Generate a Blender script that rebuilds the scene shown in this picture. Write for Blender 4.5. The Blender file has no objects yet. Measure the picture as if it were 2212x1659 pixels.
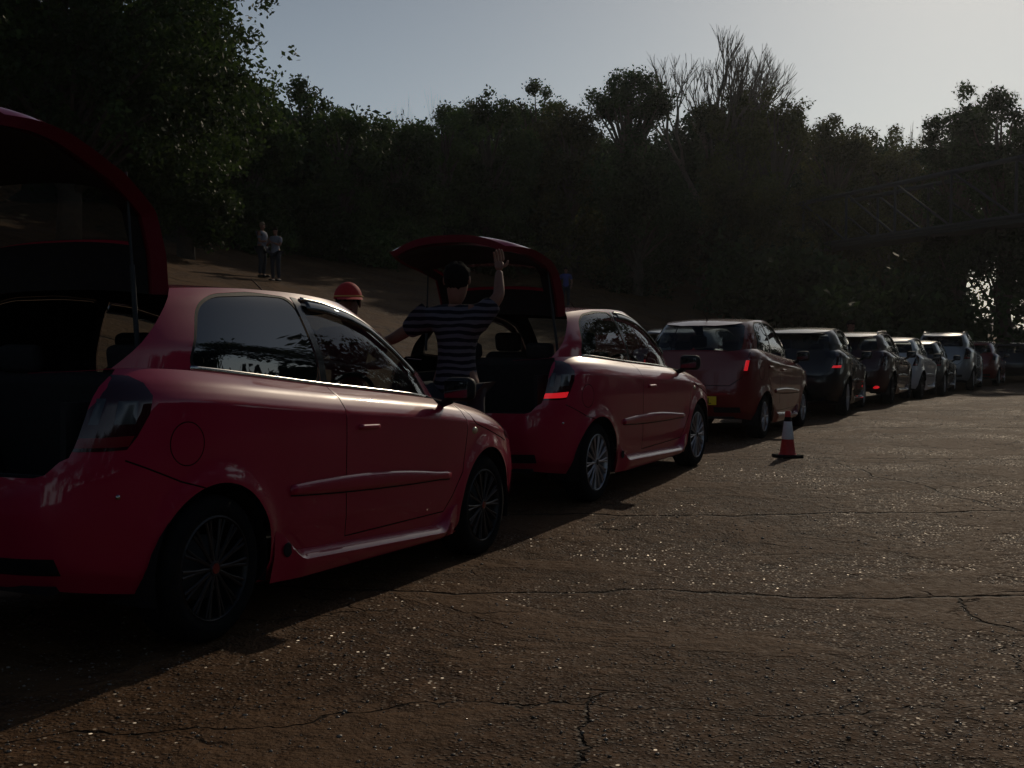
import bpy, bmesh, math, random
import numpy as np
from mathutils import Vector, Matrix, noise
from mathutils.geometry import delaunay_2d_cdt

# ------------------------------------------------------------------ camera, world, sun
scene = bpy.context.scene
R = math.radians
cam_d = bpy.data.cameras.new("camera"); cam = bpy.data.objects.new("camera", cam_d)
scene.collection.objects.link(cam); scene.camera = cam
cam_d.sensor_width = 36; cam_d.lens = 36 * 2550 / 2212
cam_d.clip_start = 0.05; cam_d.clip_end = 3000
cam.location = (0, 0, 1.275); cam.rotation_euler = (R(90 - 2.077), 0, 0)
SUN_AZ, SUN_EL = 22.5, 26.0
world = bpy.data.worlds.new("World"); scene.world = world; world.use_nodes = True
wn = world.node_tree.nodes; wl = world.node_tree.links
sky = wn.new("ShaderNodeTexSky"); sky.sky_type = 'NISHITA'; sky.sun_disc = False
sky.sun_elevation = R(SUN_EL); sky.sun_rotation = R(SUN_AZ)
sky.air_density = 1.0; sky.dust_density = 1.5; sky.ozone_density = 1.0; sky.altitude = 50
tint = wn.new("ShaderNodeMix"); tint.data_type = 'RGBA'; tint.blend_type = 'MULTIPLY'; tint.inputs[0].default_value = 1
tint.inputs[7].default_value = (.60, .66, .74, 1); wl.new(sky.outputs[0], tint.inputs[6])
# pale summer haze thickening towards the horizon
wtc = wn.new("ShaderNodeTexCoord"); wsp = wn.new("ShaderNodeSeparateXYZ"); wl.new(wtc.outputs["Generated"], wsp.inputs[0])
wm1 = wn.new("ShaderNodeMath"); wm1.operation = 'SUBTRACT'; wm1.use_clamp = True; wm1.inputs[0].default_value = 1; wl.new(wsp.outputs[2], wm1.inputs[1])
wm2 = wn.new("ShaderNodeMath"); wm2.operation = 'POWER'; wl.new(wm1.outputs[0], wm2.inputs[0]); wm2.inputs[1].default_value = 3.4
veil = wn.new("ShaderNodeMix"); veil.data_type = 'RGBA'; veil.blend_type = 'ADD'; wl.new(wm2.outputs[0], veil.inputs[0]); wl.new(tint.outputs[2], veil.inputs[6])
veil.inputs[7].default_value = (11.5, 13.2, 14.2, 1); wl.new(veil.outputs[2], wn["Background"].inputs[0]); wn["Background"].inputs[1].default_value = 0.09
sun_d = bpy.data.lights.new("sun", 'SUN'); sun_d.energy = 2.9; sun_d.angle = R(0.53); sun_d.color = (1, .84, .64)
sun = bpy.data.objects.new("sun", sun_d); scene.collection.objects.link(sun)
sd = Vector((math.sin(R(SUN_AZ)) * math.cos(R(SUN_EL)), math.cos(R(SUN_AZ)) * math.cos(R(SUN_EL)), math.sin(R(SUN_EL))))
sun.rotation_euler = sd.to_track_quat('Z', 'Y').to_euler(); sun.location = sd * 60
scene.view_settings.view_transform = 'Standard'; scene.view_settings.look = 'None'
scene.view_settings.exposure = -1.62; scene.view_settings.gamma = 1

# ------------------------------------------------------------------ materials
def mat(name, col, rough=.5, metal=0, coat=0, spec=.5, trans=0, emis=None, es=0, ior=1.45, coatr=.05):
    m = bpy.data.materials.new(name); m.use_nodes = True
    b = m.node_tree.nodes["Principled BSDF"]
    b.inputs["Base Color"].default_value = (*col, 1); b.inputs["Roughness"].default_value = rough
    b.inputs["Metallic"].default_value = metal; b.inputs["Coat Weight"].default_value = coat
    b.inputs["Coat Roughness"].default_value = coatr
    b.inputs["Specular IOR Level"].default_value = spec; b.inputs["Transmission Weight"].default_value = trans
    b.inputs["IOR"].default_value = ior
    if emis: b.inputs["Emission Color"].default_value = (*emis, 1); b.inputs["Emission Strength"].default_value = es
    return m
def nd(m, t, **kw):
    n = m.node_tree.nodes.new(t)
    for k, v in kw.items():
        if k.startswith('i_'): n.inputs[k[2:].replace('_', ' ')].default_value = v
        else: setattr(n, k, v)
    return n
def lk(m, a, b): m.node_tree.links.new(a, b)
def grime(m, col, amt=.25, scale=9, bump=0, rough=None):
    """mottles the base colour with dust and optionally bumps the surface"""
    b = m.node_tree.nodes["Principled BSDF"]
    tc = nd(m, "ShaderNodeTexCoord"); n = nd(m, "ShaderNodeTexNoise"); n.inputs["Scale"].default_value = scale
    n.inputs["Detail"].default_value = 6; lk(m, tc.outputs["Object"], n.inputs["Vector"])
    mx = nd(m, "ShaderNodeMix", data_type='RGBA'); mx.inputs[6].default_value = (*[c * (1 - amt) for c in col], 1)
    mx.inputs[7].default_value = (*[min(1, c * (1 + amt) + .01) for c in col], 1)
    lk(m, n.outputs["Fac"], mx.inputs[0]); lk(m, mx.outputs[2], b.inputs["Base Color"])
    if rough:
        mr = nd(m, "ShaderNodeMapRange"); mr.inputs[1].default_value = .3; mr.inputs[2].default_value = .75
        mr.inputs[3].default_value = rough[0]; mr.inputs[4].default_value = rough[1]
        lk(m, n.outputs["Fac"], mr.inputs[0]); lk(m, mr.outputs[0], b.inputs["Roughness"])
    if bump:
        n2 = nd(m, "ShaderNodeTexNoise"); n2.inputs["Scale"].default_value = scale * 6
        lk(m, tc.outputs["Object"], n2.inputs["Vector"])
        bp = nd(m, "ShaderNodeBump"); bp.inputs["Strength"].default_value = bump; bp.inputs["Distance"].default_value = .01
        lk(m, n2.outputs["Fac"], bp.inputs["Height"]); lk(m, bp.outputs[0], b.inputs["Normal"])
    return m
def paint(name, col, metal=.0, shell=True):
    m = mat(name, col, .38, metal, 1.0, .25, coatr=.035); b = m.node_tree.nodes["Principled BSDF"]; b.inputs["Coat IOR"].default_value = 1.5
    grime(m, col, .12, 3.0, 0, (.30, .42))
    if shell:      # the inside of a body panel is dark lining, not paint
        g = nd(m, "ShaderNodeNewGeometry"); d = nd(m, "ShaderNodeBsdfDiffuse"); d.inputs[0].default_value = (.012, .012, .013, 1); ms = nd(m, "ShaderNodeMixShader")
        lk(m, g.outputs["Backfacing"], ms.inputs[0]); lk(m, b.outputs[0], ms.inputs[1]); lk(m, d.outputs[0], ms.inputs[2]); lk(m, ms.outputs[0], m.node_tree.nodes["Material Output"].inputs[0])
    return m
M = {}
M['red'] = paint('red_paint', (.46, .005, .050))
M['darkred'] = paint('dark_red_paint', (.20, .012, .012))
M['maroon'] = paint('maroon_paint', (.05, .010, .012))
M['black_paint'] = paint('black_paint', (.010, .010, .012))
M['silver_paint'] = paint('silver_paint', (.30, .31, .32), .35)
M['white_paint'] = paint('white_paint', (.62, .64, .66))
M['grey_paint'] = paint('grey_paint', (.06, .065, .07), .3)
def thin_glass(name, col):
    m = mat(name, col, .02); t = nd(m, "ShaderNodeBsdfTransparent"); t.inputs[0].default_value = (*col, 1)
    g = nd(m, "ShaderNodeBsdfGlossy"); g.inputs["Roughness"].default_value = .012; g.inputs[0].default_value = (.95, .97, 1, 1)
    f = nd(m, "ShaderNodeFresnel"); gb = nd(m, "ShaderNodeNewGeometry"); mi = nd(m, "ShaderNodeMapRange"); mi.inputs[3].default_value = 1.5; mi.inputs[4].default_value = 1 / 1.5
    lk(m, gb.outputs["Backfacing"], mi.inputs[0]); lk(m, mi.outputs[0], f.inputs[0]); ms = nd(m, "ShaderNodeMixShader")
    lk(m, f.outputs[0], ms.inputs[0]); lk(m, t.outputs[0], ms.inputs[1]); lk(m, g.outputs[0], ms.inputs[2]); lk(m, ms.outputs[0], m.node_tree.nodes["Material Output"].inputs[0])
    return m
for k_, c_, me_ in (('red', (.46, .005, .050), 0), ('darkred', (.20, .012, .012), 0), ('maroon', (.05, .010, .012), 0), ('black_paint', (.010, .010, .012), 0), ('silver_paint', (.30, .31, .32), .35), ('white_paint', (.62, .64, .66), 0), ('grey_paint', (.06, .065, .07), .3)):
    M[k_ + '_trim'] = paint(k_ + '_fitting', c_, me_, False)
M['flange'] = grime(mat('matte_shaded_red_flange', (.16, .003, .014), .6, spec=.2), (.16, .003, .014), .2, 9)  # matte inner flange; red darkened to put shade into the colour
M['glass'] = thin_glass('window_glass', (.55, .58, .57))
M['tint'] = mat('tinted_glass', (.010, .012, .013), .015, 0, 0, .5, 0, ior=2.1)
M['rubber'] = grime(mat('tyre_rubber', (.008, .008, .008), .9, spec=.15), (.008, .008, .008), .3, 20, .3)
M['trim'] = grime(mat('black_trim', (.012, .012, .013), .6, spec=.25), (.012, .012, .013), .3, 30, .15)
M['gap'] = mat('panel_gap', (.003, .003, .003), .9)
M['pillar'] = mat('gloss_pillar', (.03, .03, .032), .16, 0, .6)
M['chrome'] = grime(mat('bright_trim', (.62, .60, .56), .22, 1.0), (.62, .60, .56), .12, 40)
M['blackrim'] = grime(mat('black_alloy', (.010, .010, .011), .45, .0, .1), (.010, .010, .011), .3, 15)
M['rim'] = grime(mat('alloy', (.42, .42, .43), .38, .8), (.42, .42, .43), .2, 12)
M['lens'] = mat('smoked_lens', (.045, .008, .012), .06, 0, 1.0)
M['lens_clear'] = mat('clear_lens', (.07, .075, .08), .12, .3, 1.0)
M['lens_red'] = mat('red_lens', (.22, .006, .012), .12, 0, 1.0)
M['glow'] = mat('red_reflector_glow', (.6, .01, .01), .2, 0, 1, emis=(1, .02, .03), es=1.3)  # shine of red reflectors put in as emission; no tail lamp is lit
M['glow_dim'] = mat('red_reflector_dim', (.18, .004, .012), .2, 0, 1, emis=(1, .02, .06), es=.004)  # same reflector strip with only a trace of added emission
M['amber'] = mat('indicator_lens', (.7, .55, .35), .1, .3, 1)
M['plate'] = grime(mat('yellow_plate', (.95, .74, .03), .35, emis=(.85, .6, .02), es=0.0), (.95, .74, .03), .08, 30)
M['ink'] = mat('plate_ink', (.01, .01, .01), .5)
M['cloth'] = grime(mat('seat_cloth', (.018, .018, .02), .9), (.018, .018, .02), .3, 30, .2)
M['sign_red'] = grime(mat('cone_red', (.55, .025, .02), .45), (.55, .025, .02), .35, 25, .2)
M['sleeve'] = grime(mat('cone_sleeve', (.75, .78, .74), .4), (.75, .78, .74), .35, 14, .1)
M['skin'] = grime(mat('skin', (.27, .13, .085), .6), (.27, .13, .085), .12, 20)
M['hair_dark'] = grime(mat('dark_hair', (.010, .007, .005), .9, spec=.1), (.010, .007, .005), .5, 60, .5)
M['hair_fair'] = grime(mat('fair_hair', (.30, .22, .14), .6), (.30, .22, .14), .4, 60, .5)
M['jeans'] = grime(mat('dark_trousers', (.022, .025, .035), .85), (.022, .025, .035), .3, 25, .3)
M['capred'] = grime(mat('cap_cloth', (.55, .02, .02), .7), (.55, .02, .02), .15, 40, .2)
M['capgold'] = mat('cap_braid', (.7, .45, .12), .5)
M['shirt_dark'] = grime(mat('dark_shirt', (.03, .03, .04), .85), (.03, .03, .04), .3, 20, .3)
M['shirt_white'] = grime(mat('pale_shirt', (.20, .21, .25), .85), (.20, .21, .25), .2, 20, .3)
M['shirt_blue'] = grime(mat('blue_shirt', (.05, .06, .22), .85), (.05, .06, .22), .2, 20, .3)
M['shirt_maroon'] = grime(mat('maroon_shirt', (.16, .03, .03), .85), (.16, .03, .03), .2, 20, .3)
M['bark'] = grime(mat('bark', (.075, .06, .045), .9), (.075, .06, .045), .4, 6, .6)
M['twig'] = grime(mat('bare_twig', (.13, .105, .08), .9), (.13, .105, .08), .3, 6)
M['steel'] = grime(mat('painted_steel', (.035, .042, .045), .8, 0), (.035, .042, .045), .3, 8)
def stripes():
    m = mat('striped_shirt', (.05, .05, .07), .85, spec=.1); b = m.node_tree.nodes["Principled BSDF"]
    tc = nd(m, "ShaderNodeTexCoord"); sp = nd(m, "ShaderNodeSeparateXYZ"); lk(m, tc.outputs["Object"], sp.inputs[0])
    ns = nd(m, "ShaderNodeTexNoise"); ns.inputs["Scale"].default_value = 5; lk(m, tc.outputs["Object"], ns.inputs["Vector"])
    a = nd(m, "ShaderNodeMath", operation='MULTIPLY_ADD'); a.inputs[1].default_value = .05
    lk(m, ns.outputs["Fac"], a.inputs[0]); lk(m, sp.outputs[2], a.inputs[2])
    a2 = nd(m, "ShaderNodeMath", operation='MULTIPLY'); a2.inputs[1].default_value = 2 * math.pi / .047; lk(m, a.outputs[0], a2.inputs[0])
    s = nd(m, "ShaderNodeMath", operation='SINE'); lk(m, a2.outputs[0], s.inputs[0])
    g = nd(m, "ShaderNodeMapRange"); g.inputs[1].default_value = -.15; g.inputs[2].default_value = .15; lk(m, s.outputs[0], g.inputs[0])
    mx = nd(m, "ShaderNodeMix", data_type='RGBA'); mx.inputs[6].default_value = (.016, .016, .024, 1); mx.inputs[7].default_value = (.13, .12, .145, 1)
    lk(m, g.outputs[0], mx.inputs[0]); lk(m, mx.outputs[2], b.inputs["Base Color"])
    return m
M['stripes'] = stripes()
def leafmat(name, c1, c2):
    m = mat(name, c1, .55, spec=.3); b = m.node_tree.nodes["Principled BSDF"]
    g = nd(m, "ShaderNodeNewGeometry"); mx = nd(m, "ShaderNodeMix", data_type='RGBA')
    mx.inputs[6].default_value = (*c1, 1); mx.inputs[7].default_value = (*c2, 1)
    lk(m, g.outputs["Random Per Island"], mx.inputs[0])
    nz = nd(m, "ShaderNodeTexNoise"); nz.inputs["Scale"].default_value = .33; nz.inputs["Detail"].default_value = 3; lk(m, g.outputs["Position"], nz.inputs["Vector"])
    mr = nd(m, "ShaderNodeMapRange"); mr.inputs[1].default_value = .38; mr.inputs[2].default_value = .62; mr.inputs[3].default_value = .45; mr.inputs[4].default_value = 1.35; lk(m, nz.outputs["Fac"], mr.inputs[0])
    vm = nd(m, "ShaderNodeVectorMath", operation='SCALE'); lk(m, mx.outputs[2], vm.inputs[0]); lk(m, mr.outputs[0], vm.inputs["Scale"])
    class _O: outputs = {2: vm.outputs[0]}
    mx = _O; lk(m, mx.outputs[2], b.inputs["Base Color"])
    tr = nd(m, "ShaderNodeBsdfTranslucent"); lk(m, mx.outputs[2], tr.inputs[0])
    ms = nd(m, "ShaderNodeMixShader"); ms.inputs[0].default_value = .42
    lk(m, b.outputs[0], ms.inputs[1]); lk(m, tr.outputs[0], ms.inputs[2])
    lk(m, ms.outputs[0], m.node_tree.nodes["Material Output"].inputs[0])
    return m
M['leaf_a'] = leafmat('leaf_green', (.040, .068, .018), (.075, .120, .030))
M['leaf_b'] = leafmat('leaf_olive', (.06, .068, .020), (.11, .115, .034))
M['leaf_c'] = leafmat('leaf_dark', (.026, .048, .016), (.05, .088, .028))

# ------------------------------------------------------------------ generic helpers
COL = scene.collection
def link(o, parent=None):
    COL.objects.link(o)
    if parent is not None: o.parent = parent
    return o
def tag(o, label=None, cat=None, group=None, kind=None):
    if label: o['label'] = label
    if cat: o['category'] = cat
    if group: o['group'] = group
    if kind: o['kind'] = kind
    return o
def empty(name, loc, rz=0, ry=0):
    o = bpy.data.objects.new(name, None); link(o); o.location = loc; o.rotation_euler = (0, ry, rz); o.empty_display_size = .2
    return o
def mk(name, verts, faces, mats, parent=None, fm=None, smooth=True, normals=None):
    me = bpy.data.meshes.new(name)
    me.from_pydata([tuple(v) for v in verts], [], [tuple(f) for f in faces])
    if not isinstance(mats, (list, tuple)): mats = [mats]
    for m in mats: me.materials.append(m)
    if fm is not None: me.polygons.foreach_set('material_index', np.array(fm, dtype=np.int32))
    if smooth: me.polygons.foreach_set('use_smooth', [True] * len(me.polygons))
    me.update()
    if normals is not None:
        me.normals_split_custom_set_from_vertices([tuple(n) for n in normals])
    o = bpy.data.objects.new(name, me); link(o, parent)
    return o
class MB:
    def __init__(s): s.v = []; s.f = []; s.m = []
    def add(s, v, f, mi=0):
        o = len(s.v); s.v += [tuple(p) for p in v]; s.f += [tuple(i + o for i in q) for q in f]; s.m += [mi] * len(f); return s
    def box(s, c, d, mi=0, rot=None, bev=0.0):
        bm = bmesh.new(); bmesh.ops.create_cube(bm, size=1)
        for v in bm.verts: v.co = Vector((v.co.x * d[0], v.co.y * d[1], v.co.z * d[2]))
        if bev > 0: bmesh.ops.bevel(bm, geom=bm.edges[:], offset=bev, segments=3, affect='EDGES', profile=.5)
        if rot is not None:
            for v in bm.verts: v.co = rot @ v.co
        for v in bm.verts: v.co += Vector(c)
        bm.verts.index_update()
        s.add([v.co[:] for v in bm.verts], [[v.index for v in f.verts] for f in bm.faces], mi); bm.free(); return s
    def tube(s, pts, rad, n=8, mi=0, cap=True):
        pts = [Vector(p) for p in pts]
        if not isinstance(rad, (list, tuple)): rad = [rad] * len(pts)
        vs = []; fs = []; up = Vector((.13, .27, .95)).normalized()
        for i, p in enumerate(pts):
            t = (pts[min(i + 1, len(pts) - 1)] - pts[max(i - 1, 0)])
            t = t.normalized() if t.length > 1e-9 else Vector((0, 0, 1))
            a = t.cross(up)
            if a.length < .05: a = t.cross(Vector((1, 0, 0)))
            a.normalize(); b = t.cross(a).normalized()
            for k in range(n):
                th = 2 * math.pi * k / n; vs.append(p + (a * math.cos(th) + b * math.sin(th)) * rad[i])
        for i in range(len(pts) - 1):
            for k in range(n):
                fs.append((i * n + k, i * n + (k + 1) % n, (i + 1) * n + (k + 1) % n, (i + 1) * n + k))
        if cap: fs.append(tuple(range(n))[::-1]); fs.append(tuple((len(pts) - 1) * n + k for k in range(n)))
        return s.add(vs, fs, mi)
    def lathe_y(s, prof, c=(0, 0, 0), n=48, mi=0, closed=False):
        """profile of (r, y) turned about the Y axis"""
        vs = []; fs = []; m = len(prof)
        for k in range(n):
            t = 2 * math.pi * k / n
            for r, y in prof: vs.append((c[0] + r * math.cos(t), c[1] + y, c[2] + r * math.sin(t)))
        for k in range(n):
            k2 = (k + 1) % n
            for j in range(m if closed else m - 1):
                j2 = (j + 1) % m
                fs.append((k * m + j, k * m + j2, k2 * m + j2, k2 * m + j))
        return s.add(vs, fs, mi)
    def sphere(s, c, r, mi=0, n=16, m=12):
        if not isinstance(r, (tuple, list)): r = (r, r, r)
        vs = [(c[0], c[1], c[2] + r[2])]; fs = []
        for i in range(1, m):
            ph = math.pi * i / m
            for k in range(n):
                t = 2 * math.pi * k / n
                vs.append((c[0] + r[0] * math.sin(ph) * math.cos(t), c[1] + r[1] * math.sin(ph) * math.sin(t), c[2] + r[2] * math.cos(ph)))
        vs.append((c[0], c[1], c[2] - r[2])); L = len(vs) - 1
        for k in range(n):
            fs.append((0, 1 + k, 1 + (k + 1) % n)); fs.append((L, L - n + (k + 1) % n, L - n + k))
        for i in range(m - 2):
            for k in range(n):
                a = 1 + i * n; fs.append((a + k, a + n + k, a + n + (k + 1) % n, a + (k + 1) % n))
        return s.add(vs, fs, mi)
    def build(s, name, mats, parent=None, smooth=True, sharp=True):
        used = sorted({i for f in s.f for i in f})
        if len(used) < len(s.v):
            rm = {a: b for b, a in enumerate(used)}; s.v = [s.v[i] for i in used]; s.f = [tuple(rm[i] for i in f) for f in s.f]
        o = mk(name, s.v, s.f, mats, parent, s.m, smooth)
        if sharp and smooth: o.data.set_sharp_from_angle(angle=R(38))
        return o

# ------------------------------------------------------------------ terrain
HD = R(25.5); TF = np.array([math.sin(HD), math.cos(HD)]); TL = np.array([-math.cos(HD), math.sin(HD)]); TO = np.array([-1.235, 4.95])
def sq(x, y):
    rx, ry = x - TO[0], y - TO[1]
    return rx * TF[0] + ry * TF[1], rx * TL[0] + ry * TL[1]
def height(x, y):
    x = np.asarray(x, float); y = np.asarray(y, float)
    s, q = sq(x, y)
    z = np.interp(s, [-5, 0, 2.6, 4.9, 7.5, 10.5, 22, 29, 42, 200], [0, 0, -.055, 0, .045, .01, 0, -.17, -.26, -.4])
    z = np.where(np.abs(q) < 60, z, z)
    qe = q + .0052 * np.clip(s - 20, 0, 52) ** 2
    b = np.clip(qe - 6.5, 0, None)
    bank = .26 * (np.sqrt(b * b + 1.2) - 1.1) * (b > 0)
    bank = np.clip(bank, 0, None)
    e = np.clip(qe - 27, 0, 60)
    amp = np.interp(s, [40, 85], [.20, .05])
    bank = bank + amp * e * (1 - e / 160)
    bank = np.minimum(bank, 15 + 0 * bank)
    r = np.clip(-q - 14, 0, 60) * .02
    return z + bank + r
def hz(x, y): return float(height(x, y))
def axis(a, b, fine0, fine1, fs, growth=1.12):
    pts = list(np.arange(fine0, fine1, fs)); st = fs
    p = fine1
    while p < b: pts.append(p); st *= growth; p += st
    pts.append(b); st = fs; p = fine0 - fs; pre = []
    while p > a: pre.append(p); st *= growth; p -= st
    pre.append(a)
    return np.array(sorted(pre) + pts)
def ground_material():
    m = mat('weathered_concrete', (.2, .16, .12), .8, spec=.09); b = m.node_tree.nodes["Principled BSDF"]
    geo = nd(m, "ShaderNodeNewGeometry"); pos = geo.outputs["Position"]
    def noi(sc, det=5, vec=pos, rough=.55, dist=0):
        n = nd(m, "ShaderNodeTexNoise"); n.inputs["Scale"].default_value = sc; n.inputs["Detail"].default_value = det
        n.inputs["Roughness"].default_value = rough; n.inputs["Distortion"].default_value = dist; lk(m, vec, n.inputs["Vector"]); return n.outputs["Fac"]
    def mr(v, a, b_, c=0, d=1):
        n = nd(m, "ShaderNodeMapRange"); lk(m, v, n.inputs[0])
        for i, x in enumerate((a, b_, c, d)): n.inputs[i + 1].default_value = x
        return n.outputs[0]
    def mth(op, a, b_=None, c=None):
        n = nd(m, "ShaderNodeMath", operation=op)
        for i, x in enumerate((a, b_, c)):
            if x is None: continue
            if isinstance(x, (int, float)): n.inputs[i].default_value = x
            else: lk(m, x, n.inputs[i])
        return n.outputs[0]
    def mix(f, a, b_):
        n = nd(m, "ShaderNodeMix", data_type='RGBA')
        if isinstance(f, (int, float)): n.inputs[0].default_value = f
        else: lk(m, f, n.inputs[0])
        for i, x in ((6, a), (7, b_)):
            if isinstance(x, tuple): n.inputs[i].default_value = (*x, 1)
            else: lk(m, x, n.inputs[i])
        return n.outputs[2]
    sp = nd(m, "ShaderNodeSeparateXYZ"); lk(m, pos, sp.inputs[0]); X, Y = sp.outputs[0], sp.outputs[1]
    patch = mr(noi(.55, 7, rough=.62, dist=.6), .50, .56)            # smooth cement skin against worn aggregate
    patch2 = mr(noi(1.7, 5, dist=.4), .52, .60)
    skin = mth('MAXIMUM', patch, mth('MULTIPLY', patch2, .6))
    fine = noi(38, 6); mid = noi(7, 6, rough=.65); big = noi(.25, 4)
    base = mix(mr(mid, .3, .7), (.036, .017, .007), (.170, .088, .040))
    base = mix(mr(big, .35, .65), base, mix(.5, base, (.13, .068, .032)))
    base = mix(mth('MULTIPLY', skin, .75), base, (.175, .098, .049))
    vor = nd(m, "ShaderNodeTexVoronoi"); vor.inputs["Scale"].default_value = 42; lk(m, pos, vor.inputs["Vector"])
    stone = mr(vor.outputs["Distance"], .10, .42, 1, 0)
    vc = nd(m, "ShaderNodeSeparateColor"); lk(m, vor.outputs["Color"], vc.inputs[0])
    agg = mth('SUBTRACT', 1, mth('MULTIPLY', skin, .85))
    stonecol = mix(vc.outputs[0], (.045, .032, .022), (.28, .21, .145))
    base = mix(mth('MULTIPLY', mth('MULTIPLY', stone, .75), agg), base, stonecol)
    # slab joints and wandering cracks
    wob = mth('SUBTRACT', noi(.45, 6, rough=.6), .5); wob2 = mth('SUBTRACT', noi(3.2, 4), .5)
    crack = None
    for a, bb, w, wid in ((6.12, -.035, .55, .036), (8.75, -.02, .5, .034), (12.7, -.05, .9, .055), (17.4, -.03, 1.0, .09), (21.5, .02, 1.4, .13), (4.02, .10, 1.1, .012), (32, 0, 2, .07)):
        l = mth('MULTIPLY_ADD', X, bb, a); l = mth('MULTIPLY_ADD', wob, w * 1.6, l); l = mth('MULTIPLY_ADD', wob2, .12, l)
        d = mth('ABSOLUTE', mth('SUBTRACT', Y, l)); k = mr(d, 0, wid, 1, 0)
        crack = k if crack is None else mth('MAXIMUM', crack, k)
    for a, bb, w, wid, y0, y1 in ((1.9, .06, .7, .014, 0, 6.1), (4.5, -.10, .6, .02, 8.7, 17.4), (7.8, .1, .8, .03, 6, 30), (-.6, .2, .8, .012, 2, 4.2)):
        l = mth('MULTIPLY_ADD', Y, bb, a); l = mth('MULTIPLY_ADD', wob, w * 1.6, l); l = mth('MULTIPLY_ADD', wob2, .10, l)
        d = mth('ABSOLUTE', mth('SUBTRACT', X, l)); k = mr(d, 0, wid, 1, 0)
        inside = mth('MULTIPLY', mth('GREATER_THAN', Y, y0), mth('LESS_THAN', Y, y1))
        crack = mth('MAXIMUM', crack, mth('MULTIPLY', k, inside))
    vb = nd(m, "ShaderNodeTexVoronoi", feature='DISTANCE_TO_EDGE'); vb.inputs["Scale"].default_value = .8
    vadd = nd(m, "ShaderNodeVectorMath", operation='MULTIPLY_ADD'); nv = nd(m, "ShaderNodeTexNoise"); nv.inputs["Scale"].default_value = 1.6; nv.inputs["Detail"].default_value = 5
    lk(m, pos, nv.inputs["Vector"]); lk(m, nv.outputs["Color"], vadd.inputs[0]); vadd.inputs[1].default_value = (.9, .9, 0); lk(m, pos, vadd.inputs[2])
    lk(m, vadd.outputs[0], vb.inputs["Vector"])
    hair = mth('MULTIPLY', mr(vb.outputs["Distance"], 0, .012, 1, 0), mr(noi(.7, 3), .54, .60))
    crack = mth('MAXIMUM', crack, mth('MULTIPLY', hair, .8))
    base = mix(mth('MULTIPLY', crack, .88), base, (.025, .018, .013))
    pit = mth('MULTIPLY', mr(noi(11, 4, rough=.7), .60, .68), agg)
    base = mix(mth('MULTIPLY', pit, .55), base, (.06, .045, .032))
    # earth and leaf litter beyond the top of the banking
    at = nd(m, "ShaderNodeAttribute", attribute_name='earth'); em = mr(mth('ADD', at.outputs["Fac"], mth('MULTIPLY', mth('SUBTRACT', noi(.35, 5), .5), 1.0)), .42, .58)
    earth = mix(mr(noi(2.2, 6), .35, .65), (.030, .034, .016), (.07, .055, .035))
    base = mix(em, base, earth)
    lk(m, base, b.inputs["Base Color"])
    rr = mth('MULTIPLY_ADD', mth('MULTIPLY', stone, agg), -.30, .80); rr = mth('MULTIPLY_ADD', vc.outputs[1], -.12, rr)
    lk(m, rr, b.inputs["Roughness"])
    hgt = mth('MULTIPLY', mth('MULTIPLY', stone, agg), .55); hgt = mth('MULTIPLY_ADD', fine, .35, hgt)
    hgt = mth('MULTIPLY_ADD', mid, 2.0, hgt); hgt = mth('MULTIPLY_ADD', skin, .9, hgt); hgt = mth('MULTIPLY_ADD', crack, -2.4, hgt); hgt = mth('MULTIPLY_ADD', pit, -.9, hgt)
    bp = nd(m, "ShaderNodeBump"); bp.inputs["Strength"].default_value = .9; bp.inputs["Distance"].default_value = .022
    lk(m, hgt, bp.inputs["Height"]); lk(m, bp.outputs[0], b.inputs["Normal"])
    # glassy facets of worn flint aggregate, each chip tilted its own way
    vg = nd(m, "ShaderNodeTexVoronoi"); vg.inputs["Scale"].default_value = 46; lk(m, pos, vg.inputs["Vector"])
    tl = nd(m, "ShaderNodeVectorMath", operation='MULTIPLY_ADD'); lk(m, vg.outputs["Color"], tl.inputs[0]); tl.inputs[1].default_value = (1.7, 1.7, 0); tl.inputs[2].default_value = (-.75, -.95, 1.0)
    nn_ = nd(m, "ShaderNodeVectorMath", operation='NORMALIZE'); lk(m, tl.outputs[0], nn_.inputs[0])
    gl = nd(m, "ShaderNodeBsdfGlossy"); gl.inputs["Roughness"].default_value = .35; gl.inputs[0].default_value = (1, .93, .84, 1); lk(m, nn_.outputs[0], gl.inputs["Normal"])
    chip = mth('MULTIPLY', mth('MULTIPLY', mr(vg.outputs["Distance"], .24, .34, 1, 0), agg), mth('MULTIPLY', mr(noi(.8, 4), .42, .60), mr(Y, 2.5, 9, .22, 1))); inv = mth('SUBTRACT', 1, em)
    ms = nd(m, "ShaderNodeMixShader"); lk(m, mth('MULTIPLY', mth('MULTIPLY', chip, inv), .28), ms.inputs[0]); lk(m, b.outputs[0], ms.inputs[1]); lk(m, gl.outputs[0], ms.inputs[2])
    lk(m, ms.outputs[0], m.node_tree.nodes["Material Output"].inputs[0])
    return m
M['ground'] = ground_material()
xs = axis(-420, 420, -28, 34, .8, 1.13); ys = axis(-420, 900, -4, 80, .8, 1.13)
GX, GY = np.meshgrid(xs, ys); GZ = height(GX, GY)
gv = np.stack([GX.ravel(), GY.ravel(), GZ.ravel()], 1); nx_, ny_ = len(xs), len(ys)
gf = [(j * nx_ + i, j * nx_ + i + 1, (j + 1) * nx_ + i + 1, (j + 1) * nx_ + i) for j in range(ny_ - 1) for i in range(nx_ - 1)]
ground = tag(mk('ground', gv, gf, M['ground']), kind='structure')
S_, Q_ = sq(GX.ravel(), GY.ravel()); QE = Q_ + .0052 * np.clip(S_ - 20, 0, 52) ** 2
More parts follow.
